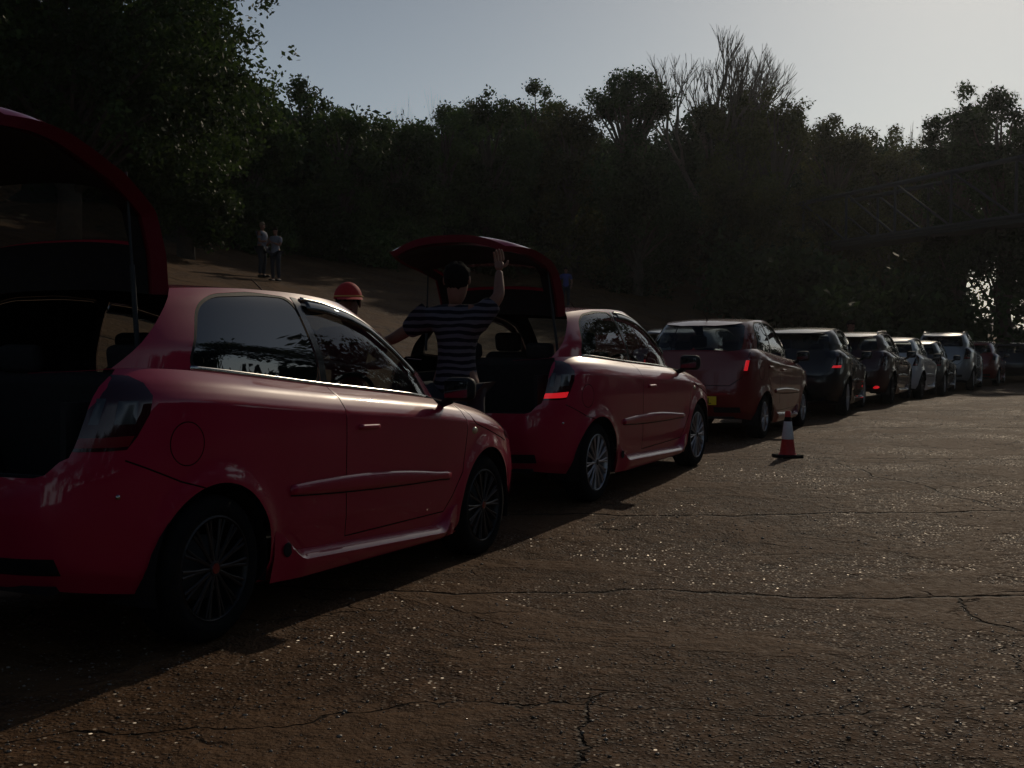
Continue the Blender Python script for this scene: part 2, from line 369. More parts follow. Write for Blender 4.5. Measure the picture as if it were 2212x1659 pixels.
ea = np.clip((QE - 24) / 6, 0, 1); ea = np.maximum(ea, np.clip((-Q_ - 30) / 10, 0, 1)); ea = np.maximum(ea, np.clip((S_ - 90) / 30, 0, 1))
at = ground.data.attributes.new('earth', 'FLOAT', 'POINT'); at.data.foreach_set('value', ea.astype(np.float32))

# ------------------------------------------------------------------ car bodies
def sm(xp, yp, k=.10, n=1200):
    xs_ = np.linspace(xp[0], xp[-1], n); ys_ = np.interp(xs_, xp, yp)
    w = max(1, int(k * n / 2)); pad = np.concatenate([2 * ys_[0] - ys_[w:0:-1], ys_, 2 * ys_[-1] - ys_[-2:-w - 2:-1]])
    ker = np.ones(2 * w + 1) / (2 * w + 1); sy = np.convolve(pad, ker, 'valid')
    w = max(1, w // 2); pad = np.concatenate([2 * sy[0] - sy[w:0:-1], sy, 2 * sy[-1] - sy[-2:-w - 2:-1]])
    ker = np.ones(2 * w + 1) / (2 * w + 1); sy = np.convolve(pad, ker, 'valid')
    return lambda x: np.interp(x, xs_, sy)
def contour_table(n, a, b):
    Yt = np.linspace(0, .80, 500); u0 = (1 - Yt ** n) ** (1 / n)                 # tail end, by width
    um = np.linspace(u0[-1], 0, 1200)[1:]; Ym = (1 - um ** n) ** (1 / n)
    u = np.concatenate([u0, um]); Y = np.concatenate([Yt, Ym]); X = .5 * (1 - u)
    X = np.concatenate([X, 1 - X[-2::-1]]); Y = np.concatenate([Y, Y[-2::-1]])
    L_ = np.concatenate([[0], np.cumsum(np.hypot(np.diff(X) * 2 * a, np.diff(Y) * b))])
    return L_ / L_[-1], X, Y, L_[-1]
class Surf:
    def __init__(s, n, a, b, xr, xf, zb, zt, w, extra=None, hl=.9):
        s.S, s.X, s.Y, s.len = contour_table(n, a, b); s.xr, s.xf, s.zb, s.zt, s.w, s.extra, s.hl = xr, xf, zb, zt, w, extra, hl
    def P(s, S, h):
        S = np.asarray(S, float); h = np.asarray(h, float)
        X = np.interp(S, s.S, s.X); Y = np.interp(S, s.S, s.Y)
        x = s.xr(h) + (s.xf(h) - s.xr(h)) * X; y = s.w(h) * Y
        z = s.zb(x) * (1 - h) + s.zt(x) * h
        if s.extra is not None: y = y + s.extra(x, z) * np.clip(Y * 3 - 1.6, 0, 1)
        return np.stack([x, -y, z], -1)
    def N(s, S, h):
        e = 1.5e-3; d = 4e-3
        S = np.asarray(S, float); h = np.asarray(h, float)
        a = s.P(np.clip(S + e, 0, 1), h) - s.P(np.clip(S - e, 0, 1), h)
        b = s.P(S, np.clip(h + d, 0, 1)) - s.P(S, np.clip(h - d, 0, 1))
        n = np.cross(a, b); n /= np.linalg.norm(n, axis=-1, keepdims=True) + 1e-12
        return n
    def side(s, x, z):
        h = (z - s.zb(x)) / (s.zt(x) - s.zb(x)); Xn = (x - s.xr(h)) / (s.xf(h) - s.xr(h))
        return float(np.interp(Xn, s.X, s.S)), float(h)
    def tail(s, y, z, nose=False):
        x = float(s.xf(.5) if nose else s.xr(.5)); S = 0
        half = len(s.S) // 2
        for _ in range(6):
            h = float((z - s.zb(x)) / (s.zt(x) - s.zb(x))); Yn = min(abs(y) / float(s.w(h)), .9999)
            S = float(np.interp(Yn, s.Y[:half], s.S[:half])) if not nose else float(np.interp(Yn, s.Y[half:][::-1], s.S[half:][::-1]))
            x = float(s.P(S, h)[0])
        return S, h
def in_poly(px, py, poly):
    r = np.zeros(px.shape, bool); n = len(poly)
    for i in range(n):
        x1, y1 = poly[i]; x2, y2 = poly[(i + 1) % n]
        if y1 == y2: continue
        c = ((y1 > py) != (y2 > py)) & (px < (x2 - x1) * (py - y1) / (y2 - y1) + x1)
        r ^= c
    return r
def dens(poly, step=.05, closed=True):
    out = []; n = len(poly)
    for i in range(n if closed else n - 1):
        a = poly[i]; b = poly[(i + 1) % n]; k = max(1, int(math.hypot(b[0] - a[0], b[1] - a[1]) / step))
        for j in range(k): out.append((a[0] + (b[0] - a[0]) * j / k, a[1] + (b[1] - a[1]) * j / k))
    if not closed: out.append(tuple(poly[-1]))
    return out
def rounded(poly, r=.05, n=5):
    out = []; N = len(poly)
    for i in range(N):
        p0, p1, p2 = np.array(poly[i - 1]), np.array(poly[i]), np.array(poly[(i + 1) % N])
        d0 = np.linalg.norm(p0 - p1); d2 = np.linalg.norm(p2 - p1); rr = min(r, d0 * .45, d2 * .45)
        a = p1 + (p0 - p1) / d0 * rr; b = p1 + (p2 - p1) / d2 * rr
        for k in range(n + 1):
            t = k / n; out.append(tuple((1 - t) ** 2 * a + 2 * t * (1 - t) * p1 + t * t * b))
    return out
def stroke(line, w=.004):
    p = np.array(dens(line, .05, False)); t = np.gradient(p, axis=0); t /= np.linalg.norm(t, axis=1, keepdims=True) + 1e-9
    n = np.stack([-t[:, 1], t[:, 0]], 1)
    return [tuple(q) for q in p + n * w] + [tuple(q) for q in (p - n * w)[::-1]]
def circle(c, r, n=40, ry=None): return [(c[0] + r * math.cos(2 * math.pi * k / n), c[1] + (ry or r) * math.sin(2 * math.pi * k / n)) for k in range(n)]

def wrap(surf, regions, step, srange=(0, 1)):
    """regions: ordered (class, [(s,h)...]).  Triangulates the unrolled half surface with the outlines as constraints."""
    SL, HL = surf.len, surf.hl
    ns = max(8, int(SL * (srange[1] - srange[0]) / step)); nh = max(6, int(HL / step))
    g = [(u, v) for u in np.linspace(srange[0], srange[1], ns) for v in np.linspace(0, 1, nh)]
    V = [Vector((u * SL, v * HL)) for u, v in g]; E = []
    if surf.hl > .8: V += [Vector((u * SL, v * HL)) for u in np.linspace(srange[0], srange[1], ns) for v in (.845, .855, .865, .878, .892, .906, .925)]
    for cls, poly in regions:
        pp = [(min(max(u, srange[0]), srange[1]) * SL, min(max(v, 0), 1) * HL) for u, v in poly]
        o = len(V); V += [Vector(p) for p in pp]; E += [(o + i, o + (i + 1) % len(pp)) for i in range(len(pp))]
    r = delaunay_2d_cdt(V, E, [], 0, 1e-5)
    vv = np.array([(v.x, v.y) for v in r[0]]); ff = np.array([f for f in r[2] if len(f) == 3])
    cen = vv[ff].mean(1); cls = np.zeros(len(ff), int) - 1
    for i, (c, poly) in enumerate(regions):
        pp = [(u * SL, v * HL) for u, v in poly]
        cls = np.where((cls < 0) & in_poly(cen[:, 0], cen[:, 1], pp), i, cls)
    S = vv[:, 0] / SL; H = vv[:, 1] / HL
    P = surf.P(S, H); Nn = surf.N(S, H)
    return P, Nn, ff, cls
class Acc:
    """collects pieces of shell per class and side, then builds meshes with exact normals"""
    def __init__(s): s.d = {}
    def put(s, key, P, N, F, mi=0, off=0.0):
        if len(F) == 0: return
        idx = np.unique(F); rm = -np.ones(len(P), int); rm[idx] = np.arange(len(idx))
        e = s.d.setdefault(key, dict(P=[], N=[], F=[], m=[], n=0))
        e['P'].append(P[idx] + N[idx] * off); e['N'].append(N[idx]); e['F'].append(rm[F] + e['n']); e['m'] += [mi] * len(F); e['n'] += len(idx)
    def putboth(s, key, P, N, F, mi=0, off=0.0, split=False):
        s.put(key + ('|R' if split else ''), P, N, F, mi, off)
        fl = np.array([1, -1, 1]); s.put(key + ('|L' if split else ''), P * fl, N * fl, F[:, ::-1], mi, off)
    def build(s, key, name, mats, parent):
        if key not in s.d: return None
        e = s.d[key]
        return mk(name, np.concatenate(e['P']), np.concatenate(e['F']).tolist(), mats, parent, e['m'], True, np.concatenate(e['N']))
def grid_faces(n, m):
    return np.array([(i * m + j, (i + 1) * m + j, (i + 1) * m + j + 1, i * m + j + 1) for i in range(n - 1) for j in range(m - 1)])
def tri(q): return np.concatenate([q[:, [0, 1, 2]], q[:, [0, 2, 3]]])

def make_wheel(parent, x, side, yo, rim_m, r=.313, rr=.225, spokes=14, steer=0, wid=.2, lod=0):
    """wheel hub part with tyre and rim as sub-parts; side -1 right, +1 left"""
    s = side
    hub = MB(); hub.lathe_y([(.0, 0), (.028, 0), (.034, s * -.008), (.036, s * -.03), (.14, s * -.07), (.14, s * -.085), (0, s * -.085)], n=24)
    h = hub.build('wheel', [M['rim'] if lod else M['steel']], parent); h.location = (x, s * (yo - .012), r)
    n = 40 if lod else 72
    t = MB()
    t.lathe_y([(rr, -s * .0), (rr + .012, s * .010), (rr + .04, s * .014), (r - .025, s * .006), (r - .006, -s * .012), (r, -s * .03), (r, -s * .06), (r - .006, -s * .064), (r, -s * .068), (r, -s * (wid - .07)), (r - .006, -s * (wid - .066)), (r, -s * (wid - .06)), (r - .004, -s * (wid - .03)), (r - .03, -s * (wid - .01)), (rr, -s * wid)], n=n)
    t.build('tyre', M['rubber'], h)
    k = MB()
    k.lathe_y([(rr + .004, s * .004), (rr - .004, s * .008), (rr - .010, s * .002), (rr - .014, -s * .02), (rr - .03, -s * .08), (rr - .03, -s * (wid - .02))], n=n)
    for i in range(spokes):
        a = 2 * math.pi * i / spokes; da = .05
        for off in ((-da, da) if not lod else (0,)):
            a1 = a; a2 = a + off * 1.3
            p = [(.03 * math.cos(a1), -s * .006, .03 * math.sin(a1)), (.12 * math.cos((a1 + a2) / 2), -s * .002, .12 * math.sin((a1 + a2) / 2)), ((rr - .012) * math.cos(a2), s * .000, (rr - .012) * math.sin(a2))]
            k.tube(p, [.010, .0065, .0075] if not lod else [.014, .010, .012], 6)
    k.lathe_y([(0, s * .006), (.03, s * .006), (.04, -s * .004), (.045, -s * .02)], n=20)
    k.build('rim', rim_m, h)
    if not lod:
        c = MB(); c.lathe_y([(0, s * .009), (.022, s * .008), (.024, s * .004)], n=18); c.build('hub_cap', M['lens_red'] if rim_m is M['blackrim'] else M['trim'], h)
    return h

def ribbon(surf, pts, w, th, off=.002, nseg=None):
    """raised strip following surface coordinates pts (s,h), width w upward, thickness th"""
    S = np.array([p[0] for p in pts]); H = np.array([p[1] for p in pts])
    P = surf.P(S, H); N = surf.N(S, H); T = np.gradient(P, axis=0); T /= np.linalg.norm(T, axis=1, keepdims=True)
    U = np.cross(N, T); U *= np.sign(U[:, 2:3] + 1e-9); ww = np.asarray(w) if np.ndim(w) else np.full(len(pts), w)
    prof = [(-.5, 0), (-.42, .7), (-.2, 1), (.2, 1), (.42, .7), (.5, 0)]
    V = []; n = len(prof)
    for i in range(len(P)):
        for a, b in prof: V.append(P[i] + U[i] * a * ww[i] + N[i] * (off + b * th))
    F = [(i * n + j, (i + 1) * n + j, (i + 1) * n + j + 1, i * n + j + 1) for i in range(len(P) - 1) for j in range(n - 1)]
    F += [tuple(range(n)), tuple((len(P) - 1) * n + j for j in range(n))[::-1]]
    return V, F
def flipy(V): return [(v[0], -v[1], v[2]) for v in V]

def make_car(name, spec, loc, rz, pitch=0, lod=0):
    sp = spec; root = empty(name, loc, rz, 0); root.rotation_euler = (0, pitch, rz)
    pm = M[sp['paint']]; pf = M[sp['paint'] + '_trim']; WB = sp.get('wb', 2.6); W = sp.get('w', .893); step = {0: .035, 1: .055, 2: .10}[lod]
    zb = sm(*zip(*sp['zbot'])); zt = sm(*zip(*sp['belt'])); zr = sm(*zip(*sp['rail']))
    lw = sm(*zip(*[(a, b * W) for a, b in sp['lw']]), k=.022)
    lxr = sm(*zip(*sp['xr'])); lxf = sm(*zip(*sp['xf']))
    ar = sp.get('arch', .365); wz = sp.get('wr', .313)
    def flare(x, z):
        f = 0
        for cx in (0, WB):
            d = np.hypot(x - cx, (z - wz)); f = f + .016 * np.exp(-((d - ar) / .055) ** 2) * (z > .2)
        return f
    low = Surf(sp.get('n', 5.5), (sp['xf'][0][1] - sp['xr'][0][1]) / 2, W, lxr, lxf, zb, zt, lw, flare, .95)
    gw = sm(*zip(*[(a, b * W) for a, b in sp['gw']]), k=.16)
    gxr = sm(*zip(*sp['gxr'])); gxf = sm(*zip(*sp['gxf']))
    gr = Surf(sp.get('gn', 4.5), 1.5, .75, gxr, gxf, zt, zr, gw, None, .5)
    A = Acc()
    L = lambda poly: [low.side(x, z) for x, z in dens(poly)]
    G = lambda poly: [gr.side(x, z) for x, z in dens(poly)]
    def lineL(line, w=.0035): return [low.side(x, z) for x, z in stroke(line, w)]
    opened = sp.get('open', False)
    # ---- lower wrap
    reg = []
    for cx in (0, WB):
        c = [(cx + ar * math.cos(t), wz + ar * math.sin(t)) for t in np.linspace(-.35, math.pi + .35, 40)]
        c = [(x, max(z, float(zb(x)) - .02)) for x, z in c]
        reg.append(('hole', L(c)))
    gy = sm(*zip(*sp['gate_w']))   # gate half width against height
    zlo = sp.get('gate_low', .74); ztail = float(zt(sp['xr'][-1][1]))
    if opened:
        zs_ = np.linspace(zlo, ztail + .03, 12)
        pts = [(-.001, low.tail(0, zlo)[1])] + [low.tail(y, zlo) for y in np.linspace(.02, float(gy(zlo)) - .08, 8)]
        pts += [low.tail(float(gy(zlo)) - .04, zlo + .012), low.tail(float(gy(zlo)), zlo + .06)] + [low.tail(float(gy(z)), z) for z in zs_[2:]]
        pts += [(-.001, 1.0)]; reg.append(('hole', pts))
    lamp = sp.get('lamp')
    for nm, mi, poly in sp.get('lamp_regions', []):
        reg.append((nm, [low.tail(*p[1:]) if p[0] == 't' else low.side(*p[1:]) for p in sum([[a] for a in poly], [])]))
    for line in sp.get('gaps', []): reg.append(('gap', lineL(line)))
    if 'fuel' in sp:
        c = sp['fuel']; o = circle(c[:2], c[2]); i_ = circle(c[:2], c[2] - .005)
        reg.append(('flap', L(i_))); reg.append(('gap', L(o)))
    for nm, mi, poly in sp.get('dark_regions', []): reg.append((nm, [low.tail(*p) for p in dens(poly, .08)]))
    for k, d in enumerate(sp['doors']): reg.append(('door%d' % k, L(d)))
    if not opened and 'gate_line' in sp:
        reg.append(('gap', [low.tail(*p) for p in stroke(sp['gate_line'], .004)]))
    P, N, F, C = wrap(low, reg, step)
    names = [r[0] for r in reg]
    mats_body = [pm, M['gap'], M['trim']]
    for i in range(-1, len(reg)):
        f = F[C == i]; nm = 'body' if i < 0 else names[i]
        if nm == 'hole' or len(f) == 0: continue
        if nm == 'gap': A.putboth('body', P, N, f, 1, -.006)
        elif nm.startswith('vent'): A.putboth('body', P, N, f, 2, -.004)
        elif nm == 'body': A.putboth('body', P, N, f, 0)
        else: A.putboth(nm, P, N, f, 0, .003 if nm.startswith('lamp') else 0, split=True)
    # ---- greenhouse wrap
    reg = []
    if opened:
        hs = np.linspace(0, 1, 10); o = []
        for h in hs:
            xx = np.interp(h, [0, 1], sp['open_x']); Xn = (xx - gxr(h)) / (gxf(h) - gxr(h)); o.append((float(np.interp(Xn, gr.X, gr.S)), float(h)))
        reg.append(('hole', [(-.001, 0)] + o + [(-.001, 1)]))
    for k, wdw in enumerate(sp['windows']): reg.append(('win%d' % k, G(rounded(wdw[1], wdw[2] if len(wdw) > 2 else .05))))
    for wdw in sp.get('pillars', []): reg.append(('pillar', G(wdw)))
    for k, wdw in enumerate(sp['windows']):
        pp = rounded(wdw[1], wdw[2] if len(wdw) > 2 else .05); c = np.mean(pp, 0)
        reg.append(('seal', G([tuple(c + (np.array(p) - c) * (1 + .02 / max(.05, np.linalg.norm(np.array(p) - c)))) for p in pp])))
    if not opened:
        zz = float(zt(-.5)); y0, y1, z0, z1 = sp['rear_win']
        o = rounded([(-.001, z0), (y0, z0), (y1, z1), (-.001, z1)], .06)
        reg.append(('rearwin', [gr.tail(max(p[0], 0), p[1]) if p[0] > .004 else (-.001, gr.tail(0, p[1])[1]) for p in o]))
        if 'hi_lamp' in sp: reg.append(('lamphi', [gr.tail(*p) for p in dens(sp['hi_lamp'], .05)]))
    # windscreen outline: between two heights, from the pillar to the centre line
    wp = []
    for h in np.linspace(.03, .97, 10):
        wp.append((float(np.interp(.925, gr.X, gr.S)), float(h)))
    reg.append(('screen', wp + [(1.001, .97), (1.001, .03)]))
    P, N, F, C = wrap(gr, reg, step)
    names = [r[0] for r in reg]
    for i in range(-1, len(reg)):
        f = F[C == i]; nm = 'body' if i < 0 else names[i]
        if nm == 'hole' or len(f) == 0: continue
        if nm == 'body': A.putboth('body', P, N, f, 0)
        elif nm == 'seal': A.putboth('body', P, N, f, 2, -.001)
        elif nm == 'pillar': A.putboth('pillar', P, N, f, 0, .002, split=True)
        elif nm in ('screen', 'rearwin'): A.putboth(nm, P, N, f, 0, -.003)
        else: A.putboth(nm, P, N, f, 0, -.004 if nm.startswith('win') else .004, split=True)
    # ---- roof, bonnet and ledges
    def cap(surf, x0, x1, dome, n=26, m=17, zoff=0):
        xs_ = x0 + (x1 - x0) * (1 - np.cos(np.linspace(0, 1, n) * math.pi / 2) if False else np.sin(np.linspace(0, 1, n) * math.pi / 2))
        Sg = np.linspace(0, 1, 1500); Cc = surf.P(Sg, np.ones_like(Sg))
        wy = np.interp(xs_, Cc[:, 0], -Cc[:, 1]); v = np.linspace(-1, 1, m)
        Xg, Vg = np.meshgrid(xs_, v, indexing='ij'); Yg = wy[:, None] * Vg
        D = np.array([dome(x) for x in xs_])[:, None]
        Zg = np.asarray(surf.zt(Xg)) + D * (1 - np.abs(Vg) ** 2.3)
        P_ = np.stack([Xg, Yg, Zg], -1)
        a = np.gradient(P_, axis=0); b = np.gradient(P_, axis=1); nn = np.cross(a, b); nn /= np.linalg.norm(nn, axis=-1, keepdims=True) + 1e-12
        nn *= np.sign(nn[..., 2:3] + 1e-9)
        return P_.reshape(-1, 3), nn.reshape(-1, 3), grid_faces(n, m)
    rx0 = sp['roof_x0'] if opened else float(gxr(1)) + .004; rx1 = float(gxf(1)) - .003
    P_, N_, F_ = cap(gr, rx0, rx1, lambda x: sp.get('dome', .025) * min(1, (rx1 - x) / .5) * (1 if opened else min(1, (x - rx0) / .3 + .1)))
    A.put('body', P_, N_, tri(F_), 0)
    if not opened:   # round the rear edge of the roof symmetrically
        pass
    bx0, bx1 = sp['cowl'], float(lxf(1)) - .004
    P_, N_, F_ = cap(low, bx0, bx1, lambda x: .075 * min(1, (bx1 - x) / .8) ** .7, n=30)
    A.put('bonnet', P_, N_, tri(F_), 0)
    xs_ = np.linspace(float(lxr(1)) + .01, bx0 + .02, 40); Sg = np.linspace(0, 1, 1500); Cl = low.P(Sg, np.ones_like(Sg)); Cg = gr.P(Sg, np.zeros_like(Sg))
    yl = np.interp(xs_, Cl[:, 0], Cl[:, 1]); yg = np.interp(xs_, Cg[:, 0], Cg[:, 1]) + .03
    yg = np.maximum(yg, yl + .001)
    if opened:
        yo_ = -np.interp(zt(xs_), [zlo, 1.3], [float(gy(zlo)), float(gy(1.3))]); yg = np.where(xs_ < -.40, np.minimum(yg, yo_), yg); yg = np.maximum(yg, yl + .001)
    P_ = np.concatenate([np.stack([xs_, yl, zt(xs_)], 1), np.stack([xs_, yg, zt(xs_) + .002], 1)]); n = len(xs_)
    F_ = np.array([(i, i + 1, n + i + 1, n + i) for i in range(n - 1)]); Nn = np.tile([0, -.3, .95], (len(P_), 1))
    A.putboth('body', P_, Nn, tri(F_), 0)
    body = A.build('body', 'body', mats_body, root)
    A.build('bonnet', 'bonnet', [pm], root)
    glass = M['glass']; qglass = M['tint'] if sp.get('tint') else M['glass']
    for sd_ in ('R', 'L'):
        for k in range(len(sp['doors'])):
            d = A.build('door%d|%s' % (k, sd_), 'door', [pm], root)
            if d is not None and k in sp.get('handles', {}):
                hx, hzv = sp['handles'][k]; V, Fh = ribbon(low, [low.side(hx + t, hzv - .02 * t) for t in np.linspace(-.085, .085, 9)], .028, .022)
                if sd_ == 'L': V = flipy(V)
                mk('handle', V, Fh, [pf], d)
        for k, wdw in enumerate(sp['windows']):
            o = A.build('win%d|%s' % (k, sd_), 'side_window', [qglass if (wdw[0] == 'rear') else glass], root)
        A.build('pillar|' + sd_, 'door_pillar', [M['pillar']], root)
        if 'flap' in sp or 'fuel' in sp:
            if sd_ == 'R': A.build('flap|R', 'fuel_flap', [pm], root)
            else: A.d.get('flap|L') and A.build('flap|L', 'quarter_panel', [pm], root)
        lp = None
        for nm, mi, poly in sp.get('lamp_regions', [])[::-1]:
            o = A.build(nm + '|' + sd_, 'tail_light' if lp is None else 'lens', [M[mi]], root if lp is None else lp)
            if lp is None and o is not None: lp = o
        if 'hi_lamp' in sp: A.build('lamphi|' + sd_, 'tail_light', [M['lens_red']], root)
    A.build('screen', 'windscreen', [glass], root); A.build('rearwin', 'rear_window', [glass if not sp.get('tint') else M['glass']], root)
    # ---- wheels and arch liners
    for cx in (0, WB):
        for s in (-1, 1):
            if lod == 2 and s == 1: continue
            make_wheel(root, cx, s, sp.get('track', W - .03), sp['rimm'], wz, sp.get('rimr', .222), sp.get('spokes', 14), lod=min(lod, 1))
    li = MB()
    for cx in (0, WB):
        for s in (-1, 1):
            n = 20; vs = []
            for t in np.linspace(-.3, math.pi + .3, n):
                c_, s_ = math.cos(t), math.sin(t)
                vs += [(cx + (ar + .004) * c_, s * (W * .955), wz + (ar + .004) * s_), (cx + (ar + .004) * c_, s * .58, wz + (ar + .004) * s_)]
            fs = [(2 * i, 2 * i + 2, 2 * i + 3, 2 * i + 1) for i in range(n - 1)]; li.add(vs, fs)
            li.add([(cx, s * .58, wz)] + [(cx + (ar + .004) * math.cos(t), s * .58, wz + (ar + .004) * math.sin(t)) for t in np.linspace(-.3, math.pi + .3, n)], [(0, i + 1, i + 2) for i in range(n - 1)])
    li.box((WB / 2, 0, .235), (WB - .75, W * 1.80, .03)); li.box((-.38, 0, .30), (.55, W * 1.3, .03)); li.box((WB + .45, 0, .25), (.5, W * 1.4, .03))
    li.build('underbody', M['trim'], root)
    # ---- interior
    it = MB(); fz = .34
    it.box((WB * .42, 0, fz), (WB * .95, W * 1.7, .03))
    if opened: it.box((-.22, 0, .60), (.85, 1.05, .03)); it.box((-.2, .60, .80), (.8, .03, .45)); it.box((-.2, -.60, .80), (.8, .03, .45)); it.box((-.615, 0, .67), (.03, 1.15, .14))
    it.build('cabin_floor', M['cloth'], root)
    zbm = float(zt(1.0))
    for sy in (-.36, .36):
        st = MB(); rx = .0
        st.box((1.22, sy, fz + .22), (.50, .48, .16), bev=.05)
        st.box((.96, sy, zbm - .22), (.13, .47, .66), rot=Matrix.Rotation(R(-14), 3, 'Y'), bev=.05)
        st.box((.86, sy, zbm + .19), (.09, .25, .17), rot=Matrix.Rotation(R(-10), 3, 'Y'), bev=.04)
        st.build('seat', M['cloth'], root)
    st = MB(); st.box((.38, 0, fz + .2), (.45, 1.1, .15), bev=.05); st.box((.16, 0, zbm - .22), (.12, 1.12, .6), rot=Matrix.Rotation(R(-16), 3, 'Y'), bev=.05)
    for sy in (-.33, .33): st.box((.06, sy, zbm + .13), (.08, .24, .13), rot=Matrix.Rotation(R(-10), 3, 'Y'), bev=.035)
    st.build('rear_seat', M['cloth'], root)
    d = MB(); d.box((sp['cowl'] - .14, 0, float(zt(sp['cowl'])) - .13), (.42, W * 1.55, .24), bev=.06); d.build('dashboard', M['trim'], root)
    sw = MB(); cx_, cz_ = sp['cowl'] - .42, float(zt(sp['cowl'])) - .02; ring = []
    for k in range(25):
        t = 2 * math.pi * k / 24; ring.append((cx_ + .19 * math.sin(t) * .42, -.36 + .19 * math.cos(t), cz_ + .19 * math.sin(t) * .9))
    sw.tube(ring, .014, 8); sw.tube([(cx_, -.55, cz_), (cx_ + .03, -.36, cz_ - .02), (cx_, -.17, cz_)], .018, 6)
    sw.build('steering_wheel', M['trim'], root)
    # ---- trims
    if sp.get('chrome'):
        for s in (0, 1):
            V, Fh = ribbon(gr, [gr.side(x, float(zt(x)) + .012) for x in np.linspace(*sp['chrome'], 50)], .022, .006)
            mk('belt_trim', flipy(V) if s else V, Fh, [M['chrome']], root)
    if 'mould' in sp:
        a, b = sp['mould']
        xs_ = np.linspace(a[0], b[0], 40); zc = np.interp(xs_, [a[0], b[0]], [a[1], b[1]]); t = (xs_ - a[0]) / (b[0] - a[0])
        zc = zc + .01 * np.sin(t * math.pi); wv = .045 + .04 * np.sin(np.clip(t * 1.1, 0, 1) * math.pi) ** .8
        for s in (0, 1):
            V, Fh = ribbon(low, [low.side(x, z) for x, z in zip(xs_, zc)], wv, .016)
            o = mk('side_moulding', flipy(V) if s else V, Fh, [pf], root)
            V, Fh = ribbon(low, [low.side(x, z) for x, z in zip(xs_, zc - wv / 2 - .002)], .007, .004)
            mk('rubbing_strip', flipy(V) if s else V, Fh, [M['gap']], root)
    if 'skirt' in sp:
        x0, x1 = sp['skirt']; xs_ = np.linspace(x0, x1, 60); t = (xs_ - x0) / (x1 - x0)
        e = np.clip(np.minimum(t, 1 - t) / .12, 0, 1); e = e * e * (3 - 2 * e)
        ztop = np.interp(t, [0, 1], [.425, .36]) - .105 * e; zmid = ztop - .025 * e - .004; zlow = .185 + 0 * t
        for s in (0, 1):
            V = []
            for i in range(60):
                yb = float(low.P(*low.side(xs_[i], max(ztop[i], .22)))[1])
                q = -W * .985 - .030 * e[i] - .002
                V += [(xs_[i], yb + .012, ztop[i] + .002), (xs_[i], yb - .004, ztop[i]), (xs_[i], q + .012 * e[i], zmid[i] + .004), (xs_[i], q, zmid[i] - .012), (xs_[i], q + .004, (zmid[i] + zlow[i]) / 2), (xs_[i], q + .03, zlow[i]), (xs_[i], q + .12, zlow[i] - .015)]
            Fh = [(i * 7 + j, (i + 1) * 7 + j, (i + 1) * 7 + j + 1, i * 7 + j + 1) for i in range(59) for j in range(6)]
            o = mk('side_skirt', flipy(V) if s else V, Fh, [pf], root); o.data.set_sharp_from_angle(angle=R(30))
    if 'deflector' in sp:
        line = sp['deflector']; D_ = np.array(line); q_ = np.concatenate([[0], np.cumsum(np.hypot(*np.diff(D_, axis=0).T))]); fx_, fz_ = sm(q_, D_[:, 0]), sm(q_, D_[:, 1]); tt_ = np.linspace(0, q_[-1], 60)
        for s in (0, 1):
            V, Fh = ribbon(gr, [gr.side(float(fx_(a)), float(fz_(a)) - .028) for a in tt_], .055, .012, .012); mk('wind_deflector', flipy(V) if s else V, Fh, [M['tint']], root)
            V, Fh = ribbon(gr, [gr.side(float(fx_(a)), float(fz_(a)) + .012) for a in tt_], .022, .010, .002); mk('window_trim', flipy(V) if s else V, Fh, [M['chrome']], root)
    if 'plug' in sp:
        x_, z_ = sp['plug']; p_ = low.P(*low.side(x_, z_)); m_ = MB(); m_.lathe_y([(0, -.005), (.03, -.004), (.034, 0)], c=(p_[0], -W * .985 - .012, p_[2]), n=20); m_.build('skirt_plug', M['trim'], root)
    if 'sensor' in sp:
        for x_, z_ in sp['sensor']:
            p_ = low.P(*low.side(x_, z_)); m_ = MB(); m_.sphere(tuple(p_), .011, n=12, m=8); m_.build('parking_sensor', M['chrome'], root)
    # mirrors
    mx, mz = sp['mirror']
    for s in (-1, 1):
        m_ = MB(); m_.box((mx, s * (W + .06), mz), (.10, .20, .14), bev=.045, rot=Matrix.Rotation(R(s * 8), 3, 'Z'))
        m_.tube([(mx + .02, s * (W * .80), mz - .07), (mx + .01, s * (W * .93), mz - .09), (mx, s * (W + .0), mz - .06)], [.028, .022, .03], 8)
        o = m_.build('door_mirror', M['trim'], root)
        gl = MB(); gl.box((mx - .0535, s * (W + .06), mz), (.004, .16, .10), bev=.0015, rot=Matrix.Rotation(R(s * 8), 3, 'Z')); gl.build('mirror_glass', M['tint'], o)
    if 'indicator' in sp:
        for s in (-1, 1):
            p = low.P(*low.side(*sp['indicator'])); m_ = MB(); m_.sphere((p[0], p[1] * -s, p[2]), (.035, .012, .022)); m_.build('side_indicator', M['amber'], root)
    # headlights and front plate
    for s in (-1, 1):
        n, m = 10, 5; V = []
        hh = np.linspace(.80, .965, m); SS = np.linspace(.80, .93, n)
        for a in SS:
            for b_ in hh: V.append(low.P(a, b_) + low.N(a, b_) * .004)
        V = [(v[0], v[1] * -s, v[2]) for v in V]
        mk('headlight', V, grid_faces(n, m).tolist(), [M['lens_clear']], root)
    if 'antenna' in sp:
        ax, al = sp['antenna']; m_ = MB(); z0 = float(zr(ax)) + .02
        m_.tube([(ax, 0, z0), (ax - .04, 0, z0 + .03), (ax - al * .85, 0, z0 + al * .5)], [.012, .006, .003], 6); m_.build('antenna', M['trim'], root)
